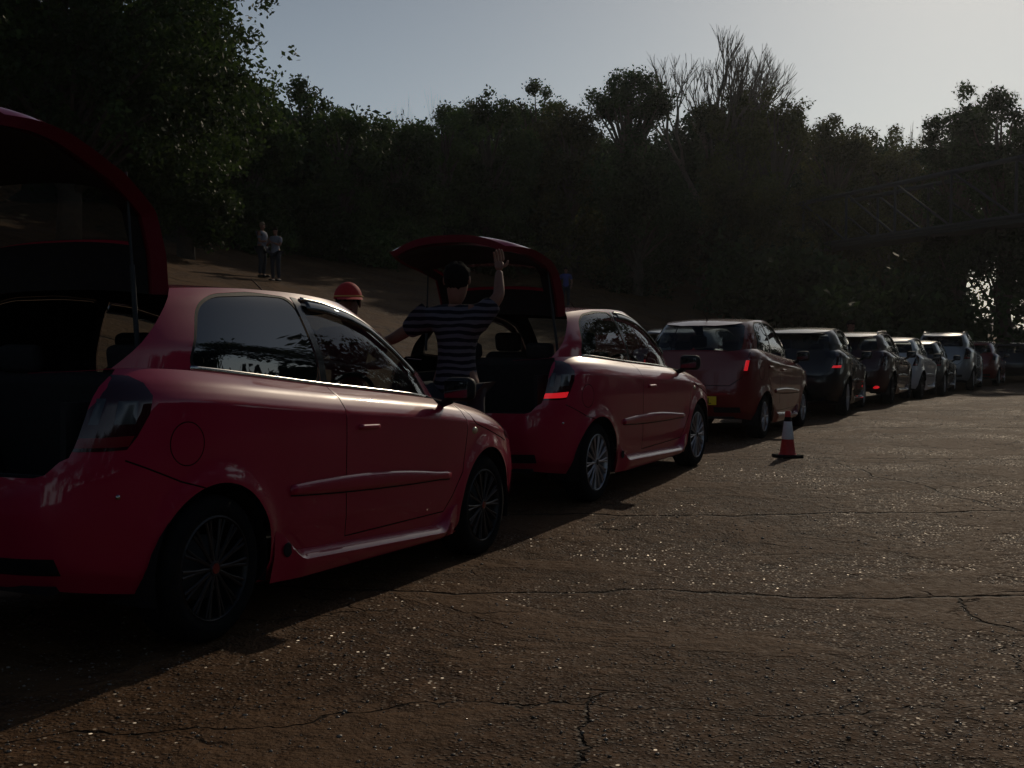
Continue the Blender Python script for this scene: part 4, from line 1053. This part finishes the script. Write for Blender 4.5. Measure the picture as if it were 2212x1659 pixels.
# ------------------------------------------------------------------ trees
rng = np.random.default_rng(7)
def leaves(centres, radii, n, size, seed, flat=.9):
    g = np.random.default_rng(seed); C_ = np.array(centres); Rr = np.array(radii); k = len(C_)
    w = Rr ** 2; w = w / w.sum(); idx = g.choice(k, n, p=w)
    d = g.normal(size=(n, 3)); d /= np.linalg.norm(d, axis=1, keepdims=True); rad = g.uniform(.35, 1.08, n) ** .6
    # clump the leaves so that sky shows between tufts
    P = C_[idx] + d * (Rr[idx] * rad)[:, None] * np.array([1, 1, .8])
    nsub = max(8, n // 26); sub = P[g.choice(n, nsub)]; pick = g.integers(0, nsub, n)
    P = sub[pick] + g.normal(size=(n, 3)) * size * 1.9
    a = g.normal(size=(n, 3)); a /= np.linalg.norm(a, axis=1, keepdims=True); b = np.cross(a, g.normal(size=(n, 3))); b /= np.linalg.norm(b, axis=1, keepdims=True)
    s = size * g.uniform(.6, 1.4, n)[:, None]
    V = np.stack([P - a * s, P + b * s * .55, P + a * s, P - b * s * .55], 1).reshape(-1, 3)
    return V
def leaf_obj(name, V, m, parent):
    n = len(V) // 4; me = bpy.data.meshes.new(name); me.vertices.add(len(V)); me.vertices.foreach_set('co', V.astype(np.float32).ravel())
    me.loops.add(n * 4); me.loops.foreach_set('vertex_index', np.arange(n * 4, dtype=np.int32)); me.polygons.add(n)
    me.polygons.foreach_set('loop_start', np.arange(0, n * 4, 4, dtype=np.int32)); me.update(calc_edges=True); me.materials.append(m)
    o = bpy.data.objects.new(name, me); link(o, parent); return o
def tree(px, d, top_px, hw_px, label, kind='leafy_tree', leaf='leaf_a', bottom=.25, n=9000, size=.15, seed=1, blobs=22, group='trees along the banking', sparse=False, x=None, h=None, hw=None):
    x = at_px(px, d) if x is None else x; z0 = hz(x, d); h = h or (1.275 + (737 - top_px) / 2550 * d - z0); hw = hw or hw_px * 1.12 / 2550 * d; n = int(n * 3.4); size *= .56; blobs = int(blobs * 2.2)
    root = empty(kind, (x, d, z0)); tag(root, label, 'tree', group); g = random.Random(seed)
    cs = []; rs = []; tr = MB(); tp = [(0, 0, -.3)]; r0 = .022 * h + .05; bend = (g.uniform(-.06, .06), g.uniform(-.06, .06))
    for i in range(1, 8): t = i / 7; tp.append((bend[0] * h * t * t + g.uniform(-.1, .1), bend[1] * h * t * t, h * .86 * t))
    tr.tube(tp, [r0 * (1.25 - 1.1 * i / 7) for i in range(8)], 9)
    hv = min(.5 * (1 - bottom) * h, max(hw * 1.15, .22 * h)); nl = 0 if bottom > .4 else int(blobs * .45)
    for i in range(blobs):
        if i < nl:      # lower boughs reach out under the crown
            br = hw * g.uniform(.3, .5); zc = h * bottom + g.random() * max(.1, h * .62 - h * bottom); a = g.uniform(0, 6.283); rr = hw * g.uniform(.3, .85)
        else:           # rounded crown with ragged knobs
            br = hw * g.uniform(.13, .36) * (.8 if sparse else 1); u = g.uniform(-1, 1); a = g.uniform(0, 6.283); q = g.uniform(.55, 1.0)
            k_ = math.sqrt(1 - u * u) * q; rr = max(0, hw * 1.12 - br * .6) * k_; zc = (h - hv) + u * q * (hv - br * .7) + (br * g.choice((0, 0, .6)) if u > 0 else 0)
        c = (rr * math.cos(a), rr * math.sin(a), min(zc, h - br * .8)); cs.append(c); rs.append(br)
        tt = max(.15, zc / h - .22) * .86; k = tt / .86 * 7; i0 = min(6, int(k)); b0 = lerp(tp[i0], tp[i0 + 1], k - i0)
        mid_ = lerp(b0, c, .5); mid_ = (mid_[0], mid_[1], mid_[2] + .08 * hw)
        tr.tube([b0, mid_, c], [r0 * .35, r0 * .2, r0 * .06], 5, cap=False)
    cs.append((bend[0] * h, bend[1] * h, h - hw * .2)); rs.append(hw * .22)
    tr.build('trunk', M['bark'], root, sharp=False)
    leaf_obj('crown', leaves(cs, rs, n, size, seed), M[leaf], root)
    return root
def bare_tree(px, d, top_px, hw_px, label, seed=1, levels=6, x=None, thin=1.0, kind='bare_tree', low=.30):
    x = at_px(px, d) if x is None else x; z0 = hz(x, d); h = 1.275 + (737 - top_px) / 2550 * d - z0; hw = hw_px / 2550 * d
    root = empty(kind, (x, d, z0)); tag(root, label, 'tree'); g = random.Random(seed); tr = MB(); tw = MB()
    def grow(p, dr, ln, r, lv):
        q = p + dr * ln; mid_ = p + dr * ln * .5 + Vector((g.uniform(-1, 1), g.uniform(-1, 1), 0)) * ln * .05
        (tr if lv < 3 else tw).tube([p, mid_, q], [r, r * .85, r * .68], 6 if lv < 3 else 4, cap=False)
        if lv >= levels: return
        for i in range(3 if lv > 0 else 8):
            az = g.uniform(0, 2 * math.pi); sp_ = g.uniform(.22, .50) if lv else g.uniform(.35, .75)
            nd_ = (dr + Vector((math.cos(az), math.sin(az), 0)) * sp_ + Vector((0, 0, .16))).normalized()
            grow(p + dr * ln * g.uniform(.65, 1), nd_, ln * g.uniform(.62, .80), r * .58, lv + 1)
    grow(Vector((0, 0, -.2)), Vector((0, 0, 1)), h * low, .02 * h * thin, 0)
    # fit to the wanted size
    V = np.array(tr.v + tw.v); k = h / V[:, 2].max(); kx = hw / np.percentile(np.abs(V[:, 0]), 93)
    for m_ in (tr, tw): m_.v = [(v[0] * kx, v[1] * kx, v[2] * k) for v in m_.v]
    tr.build('trunk', M['twig'], root, sharp=False); tw.build('twigs', M['twig'], root, sharp=False)
    return root
TREES = [  # px, depth, top, half width, label, kwargs
    (150, 33, -330, 345, 'huge spreading tree filling the upper left, above the raised tailgate', dict(n=24000, size=.15, blobs=46, bottom=.30, leaf='leaf_a')),
    (405, 39, -40, 105, 'tall tree at the right flank of the huge left tree, edge against the sky', dict(n=16000, size=.14, blobs=34, bottom=.10)),
    (545, 46, 190, 80, 'bushy tree low under the right flank of the huge left tree', dict(n=10000, size=.15, bottom=.02)),
    (668, 52, 178, 62, 'small round-topped tree poking up right of the huge left tree', dict(n=6000, size=.15, bottom=.05, sparse=True)),
    (745, 50, 245, 95, 'low leafy tree left of the dip holding bare saplings', dict(n=9000, bottom=.02)),
    (850, 53, 262, 90, 'lowest tree in the dip of the treeline, bare stems above it', dict(n=9000, bottom=.02)),
    (955, 56, 226, 75, 'ragged tree just right of the dip with bare stems', dict(n=8000, bottom=.02, sparse=True)),
    (1060, 58, 203, 100, 'broad rounded tree in the middle of the treeline', dict(n=12000, bottom=.02, leaf='leaf_a')),
    (1168, 62, 182, 52, 'narrow tree with a raised top right of the broad rounded tree', dict(n=6000, sparse=True, bottom=.1)),
    (1225, 60, 228, 80, 'olive tree sloping down to the notch of sky in mid treeline', dict(n=9000, leaf='leaf_b', bottom=.02)),
    (1358, 63, 160, 84, 'open flat-topped tree left of the bare tree, sky through its crown', dict(n=2700, size=.17, sparse=True, bottom=.74, blobs=22, leaf='leaf_c')),
    (1375, 60, 275, 120, 'dense dark tree below the open flat-topped tree', dict(n=11000, bottom=.0, leaf='leaf_c')),
    (1590, 66, 186, 92, 'large dense tree growing in front of the bare tree', dict(n=15000, bottom=.05, leaf='leaf_b', blobs=34)),
    (1680, 64, 190, 62, 'tree with a pointed top at the right shoulder of the large dense tree', dict(n=7000, bottom=.1, leaf='leaf_b', sparse=True)),
    (1800, 70, 252, 90, 'rounded olive tree right of the pointed-top tree', dict(n=10000, bottom=.02, leaf='leaf_b')),
    (1912, 74, 278, 80, 'lower tree behind the middle of the footbridge', dict(n=8000, bottom=.02, leaf='leaf_b')),
    (1985, 76, 318, 62, 'shortest tree before the tall pair at the right edge', dict(n=6500, bottom=.02, leaf='leaf_c')),
    (2068, 60, 192, 72, 'tall slim tree, left one of the pair at the right edge', dict(n=9500, bottom=.34, leaf='leaf_c')),
    (2168, 56, 198, 98, 'tall tree at the right edge, right one of the pair', dict(n=13000, bottom=.34, leaf='leaf_c')),
    (2290, 54, 230, 95, 'tree just past the right edge beyond the tall pair', dict(n=8000, bottom=.34, leaf='leaf_c')),
]
for i, (px, d, top, hwp, lb, kw) in enumerate(TREES): tree(px, d, top, hwp, lb, seed=11 + i * 7, **kw)
bare_tree(1515, 68, 74, 150, 'leafless tree with a fan of fine twigs rising behind the dense trees', seed=5, levels=6)
bare_tree(1952, 84, 262, 32, 'small leafless tree between the lower trees and the tall right pair', seed=8, levels=5, kind='bare_sapling')
for k, (px, tp) in enumerate(((604, 235), (838, 238), (875, 205), (940, 200))):
    bare_tree(px, 57 if k else 50, tp, 18, ['thin bare sapling beside the small round-topped tree', 'short bare sapling above the lowest tree of the dip', 'tall bare sapling at the right of the dip', 'bare twiggy sapling behind the ragged tree'][k], seed=20 + k, levels=3, thin=.35, kind='bare_sapling', low=.45)
# undergrowth: one continuous mass
cs = []; rs = []; g = random.Random(3)
for i in range(560):
    px = g.uniform(-200, 2500)
    if px > 2050 and g.random() < .93: continue
    d = np.interp(px, [-200, 500, 900, 1500, 2100, 2500], [46, 50, 57, 72, 84, 90]) + g.uniform(-3, 10)
    x = at_px(px, d); r = g.uniform(1.0, 2.3); cs.append((x, d, hz(x, d) + g.uniform(.2, 3.8))); rs.append(r)
for i in range(330):
    px = g.uniform(1560, 2600)
    if px > 2085 and g.random() < .86: continue
    d = g.uniform(49, 58) if px > 1800 else g.uniform(56, 66); x = at_px(px, d); cs.append((x, d, hz(x, d) + g.uniform(0, 3.0))); rs.append(g.uniform(.9, 1.6))
for i in range(420):
    px = g.uniform(880, 2420)
    if px > 2040 and g.random() < .93: continue
    d = g.uniform(84, 100); x = at_px(px, d); top = 1.275 + (737 - np.interp(px, [880, 1100, 1700, 2000, 2500], [330, 300, 330, 400, 480])) / 2550 * d
    zz_ = hz(x, d); cs.append((x, d, zz_ + g.random() * max(1, top - zz_ - 1.5))); rs.append(g.uniform(1.6, 2.6))
tag(leaf_obj('undergrowth', leaves(cs, rs, 230000, .20, 99), M['leaf_c'], None), 'dark mass of bushes and brambles under the trees', 'undergrowth', kind='stuff')

# the wood behind the front trees, reading as one mass
g = random.Random(31); cs = []; rs = []
SIL = [(-200, 60), (300, 90), (480, 200), (560, 215), (620, 262), (720, 270), (800, 300), (900, 296), (1000, 262), (1100, 240), (1180, 235), (1230, 262), (1280, 305), (1440, 300), (1500, 240), (1600, 220), (1700, 240), (1745, 288), (1860, 292), (1980, 345), (2030, 300), (2060, 262), (2250, 270), (2500, 330)]
for i in range(900):
    px = g.uniform(-150, 2450); d = np.interp(px, [-200, 500, 900, 1500, 2450], [50, 58, 66, 78, 72]) + g.uniform(0, 7); x = at_px(px, d)
    top = 1.275 + (737 - np.interp(px, [a for a, b in SIL], [b for a, b in SIL])) / 2550 * d; zz_ = hz(x, d); r = g.uniform(.8, 1.7); f = 1 - g.random() ** 1.6
    if px > 2040 and 470 < 737 - (zz_ + f * (top - zz_) - 1.275) / d * 2550 < 725 and g.random() < .95: continue
    cs.append((x, d, zz_ + f * (top - zz_ - r * .8))); rs.append(r)
tag(leaf_obj('woodland', leaves(cs, rs, 210000, .15, 55), M['leaf_c'], None), 'mass of trees behind the front rank on the banking', 'woodland', kind='stuff')
# a belt of woodland round the open side of the track, beside and behind the viewer
cs = []; rs = []; g = random.Random(13)
for i in range(900):
    az = R(g.uniform(29, 352)) if i % 3 else R(g.uniform(29, 150)); dg_ = math.degrees(az); rad = g.uniform(26, 38) + (10 if dg_ < 45 else 0) + (8 if dg_ > 270 else 0)
    x, y = math.sin(az) * rad, math.cos(az) * rad
    if dg_ > 300: continue
    hh = np.interp(dg_, [29, 54, 58, 61, 64, 80, 110, 200, 300], [13, 16, 13, 8, 5, 5, 8, 14, 14]); cs.append((x, y, g.uniform(0, 1) ** .8 * hh + hz(x, y))); rs.append(g.uniform(1.3, 2.4))
tag(leaf_obj('woodland', leaves(cs, rs, 130000, .27, 77), M['leaf_c'], None), 'woodland closing in the open side of the track', 'woodland', kind='stuff')

# ------------------------------------------------------------------ footbridge
br = empty('footbridge', (at_px(1960, 64), 64, 0)); tag(br, 'steel truss footbridge crossing the track among the right-hand trees', 'bridge')
A0 = np.array([16.6, 73.5]); A1 = np.array([22.2, 55.5]); ux = (A1 - A0) / np.linalg.norm(A1 - A0); px_ = np.array([-ux[1], ux[0]])
def bp(t, side, z):
    p = A0 + ux * t + px_ * side - np.array([br.location.x, 64]); return (p[0], p[1], z)
zb_, zt_ = 6.75, 9.3; Lb = 28; nb = 6
for nm, zz in (('bottom_chord', zb_), ('top_chord', zt_)):
    m_ = MB()
    for s in (-1, 1): m_.tube([bp(-4, s, zz), bp(Lb, s, zz)], .12, 6)
    m_.build(nm, M['steel'], br)
m_ = MB(); dk = [bp(-4, -1, zb_ - .1), bp(Lb, -1, zb_ - .1), bp(Lb, 1, zb_ - .1), bp(-4, 1, zb_ - .1)]; m_.add(dk + [(a, b_, c - .18) for a, b_, c in dk], [(0, 1, 2, 3), (7, 6, 5, 4), (0, 4, 5, 1), (1, 5, 6, 2), (2, 6, 7, 3), (3, 7, 4, 0)]); m_.build('deck', M['steel'], br, smooth=False)
for k in range(7):
    t = -.0 + k * 4.4
    for s in (-1, 1):
        m_ = MB(); m_.tube([bp(t, s, zb_), bp(t, s, zt_)], .07, 6); m_.build('upright', M['steel'], br)
        if k < 6:
            m_ = MB(); m_.tube([bp(t, s, zt_), bp(t + 4.4, s, zb_)], .06, 6); m_.build('diagonal', M['steel'], br)
for t in (1, 25):
    m_ = MB()
    for s in (-1, 1): m_.tube([bp(t, s, -1), bp(t, s, zb_)], .16, 8)
    m_.build('pier', M['steel'], br)

# ------------------------------------------------------------------ loose stones
g = np.random.default_rng(5); V = []; F = []
ico = [(0, 0, 1), (.89, 0, .45), (.28, .85, .45), (-.72, .53, .45), (-.72, -.53, .45), (.28, -.85, .45), (.72, .53, -.3), (-.28, .85, -.3), (-.89, 0, -.3), (-.28, -.85, -.3), (.72, -.53, -.3)]
icf = [(0, 1, 2), (0, 2, 3), (0, 3, 4), (0, 4, 5), (0, 5, 1), (1, 6, 2), (2, 6, 7), (2, 7, 3), (3, 7, 8), (3, 8, 4), (4, 8, 9), (4, 9, 5), (5, 9, 10), (5, 10, 1), (1, 10, 6)]
ico = np.array(ico); N_ST = 34000
dd = 2.2 + 26 * g.random(N_ST) ** 1.35; ax_ = g.uniform(-.46, .50, N_ST) * dd
cl = np.array([noise.noise(Vector((a * .55, b_ * .55, 3))) + .5 * noise.noise(Vector((a * 2.1, b_ * 2.1, 9))) for a, b_ in zip(ax_, dd)]); keep = cl > g.uniform(-.6, .5, N_ST)
ax_, dd = ax_[keep], dd[keep]; zz = height(ax_, dd); sz = .0022 + .0060 * g.random(len(dd)) ** 5 + .0005 * dd ** .7
big = g.random(len(dd)) > .995; sz[big] *= 1.9
ang = g.uniform(0, 6.28, len(dd)); VV = []
sc3 = g.uniform(.6, 1.3, (len(dd), 3)) * np.array([1, 1, .5]); jit = g.normal(1, .12, (len(dd), 11, 1))
pts = ico[None] * jit * sc3[:, None] * sz[:, None, None]
ca, sa = np.cos(ang)[:, None], np.sin(ang)[:, None]
pts = np.stack([pts[..., 0] * ca - pts[..., 1] * sa + ax_[:, None], pts[..., 0] * sa + pts[..., 1] * ca + dd[:, None], pts[..., 2] + zz[:, None] + (sz * .2)[:, None]], -1).reshape(-1, 3)
FF = (np.array(icf)[None] + (np.arange(len(dd)) * 11)[:, None, None]).reshape(-1, 3)
stm = mat('loose_stone', (.2, .16, .12), .34, spec=.8); bb = stm.node_tree.nodes["Principled BSDF"]; gg = nd(stm, "ShaderNodeNewGeometry"); mx = nd(stm, "ShaderNodeMix", data_type='RGBA')
mx.inputs[6].default_value = (.05, .04, .032, 1); mx.inputs[7].default_value = (.36, .30, .23, 1); lk(stm, gg.outputs["Random Per Island"], mx.inputs[0]); lk(stm, mx.outputs[2], bb.inputs["Base Color"])
mrr = nd(stm, "ShaderNodeMapRange"); mrr.inputs[3].default_value = .75; mrr.inputs[4].default_value = .12; lk(stm, gg.outputs["Random Per Island"], mrr.inputs[0]); lk(stm, mrr.outputs[0], bb.inputs["Roughness"])
me = bpy.data.meshes.new('gravel'); me.vertices.add(len(pts)); me.vertices.foreach_set('co', pts.astype(np.float32).ravel()); me.loops.add(FF.size); me.loops.foreach_set('vertex_index', FF.astype(np.int32).ravel())
me.polygons.add(len(FF)); me.polygons.foreach_set('loop_start', np.arange(0, FF.size, 3, dtype=np.int32)); me.update(calc_edges=True); me.materials.append(stm)
gv_ = bpy.data.objects.new('gravel', me); link(gv_); tag(gv_, 'loose grit and small stones scattered over the concrete', 'gravel', kind='stuff')

# ------------------------------------------------------------------ haze in the low sun
hb = MB(); hb.box((0, 240, 13.8), (1000, 1500, 31.0)); hz_o = hb.build('haze', [], None, smooth=False); tag(hz_o, 'thin bright haze under the low sun', 'haze', kind='stuff')
hm = bpy.data.materials.new('haze_air'); hm.use_nodes = True; hm.node_tree.nodes.clear(); ho = hm.node_tree.nodes.new("ShaderNodeOutputMaterial"); pv = hm.node_tree.nodes.new("ShaderNodeVolumePrincipled")
pv.inputs["Color"].default_value = (.9, .92, .95, 1); pv.inputs["Density"].default_value = .00025; pv.inputs["Anisotropy"].default_value = .72
hm.node_tree.links.new(pv.outputs[0], ho.inputs["Volume"]); hz_o.data.materials.append(hm)
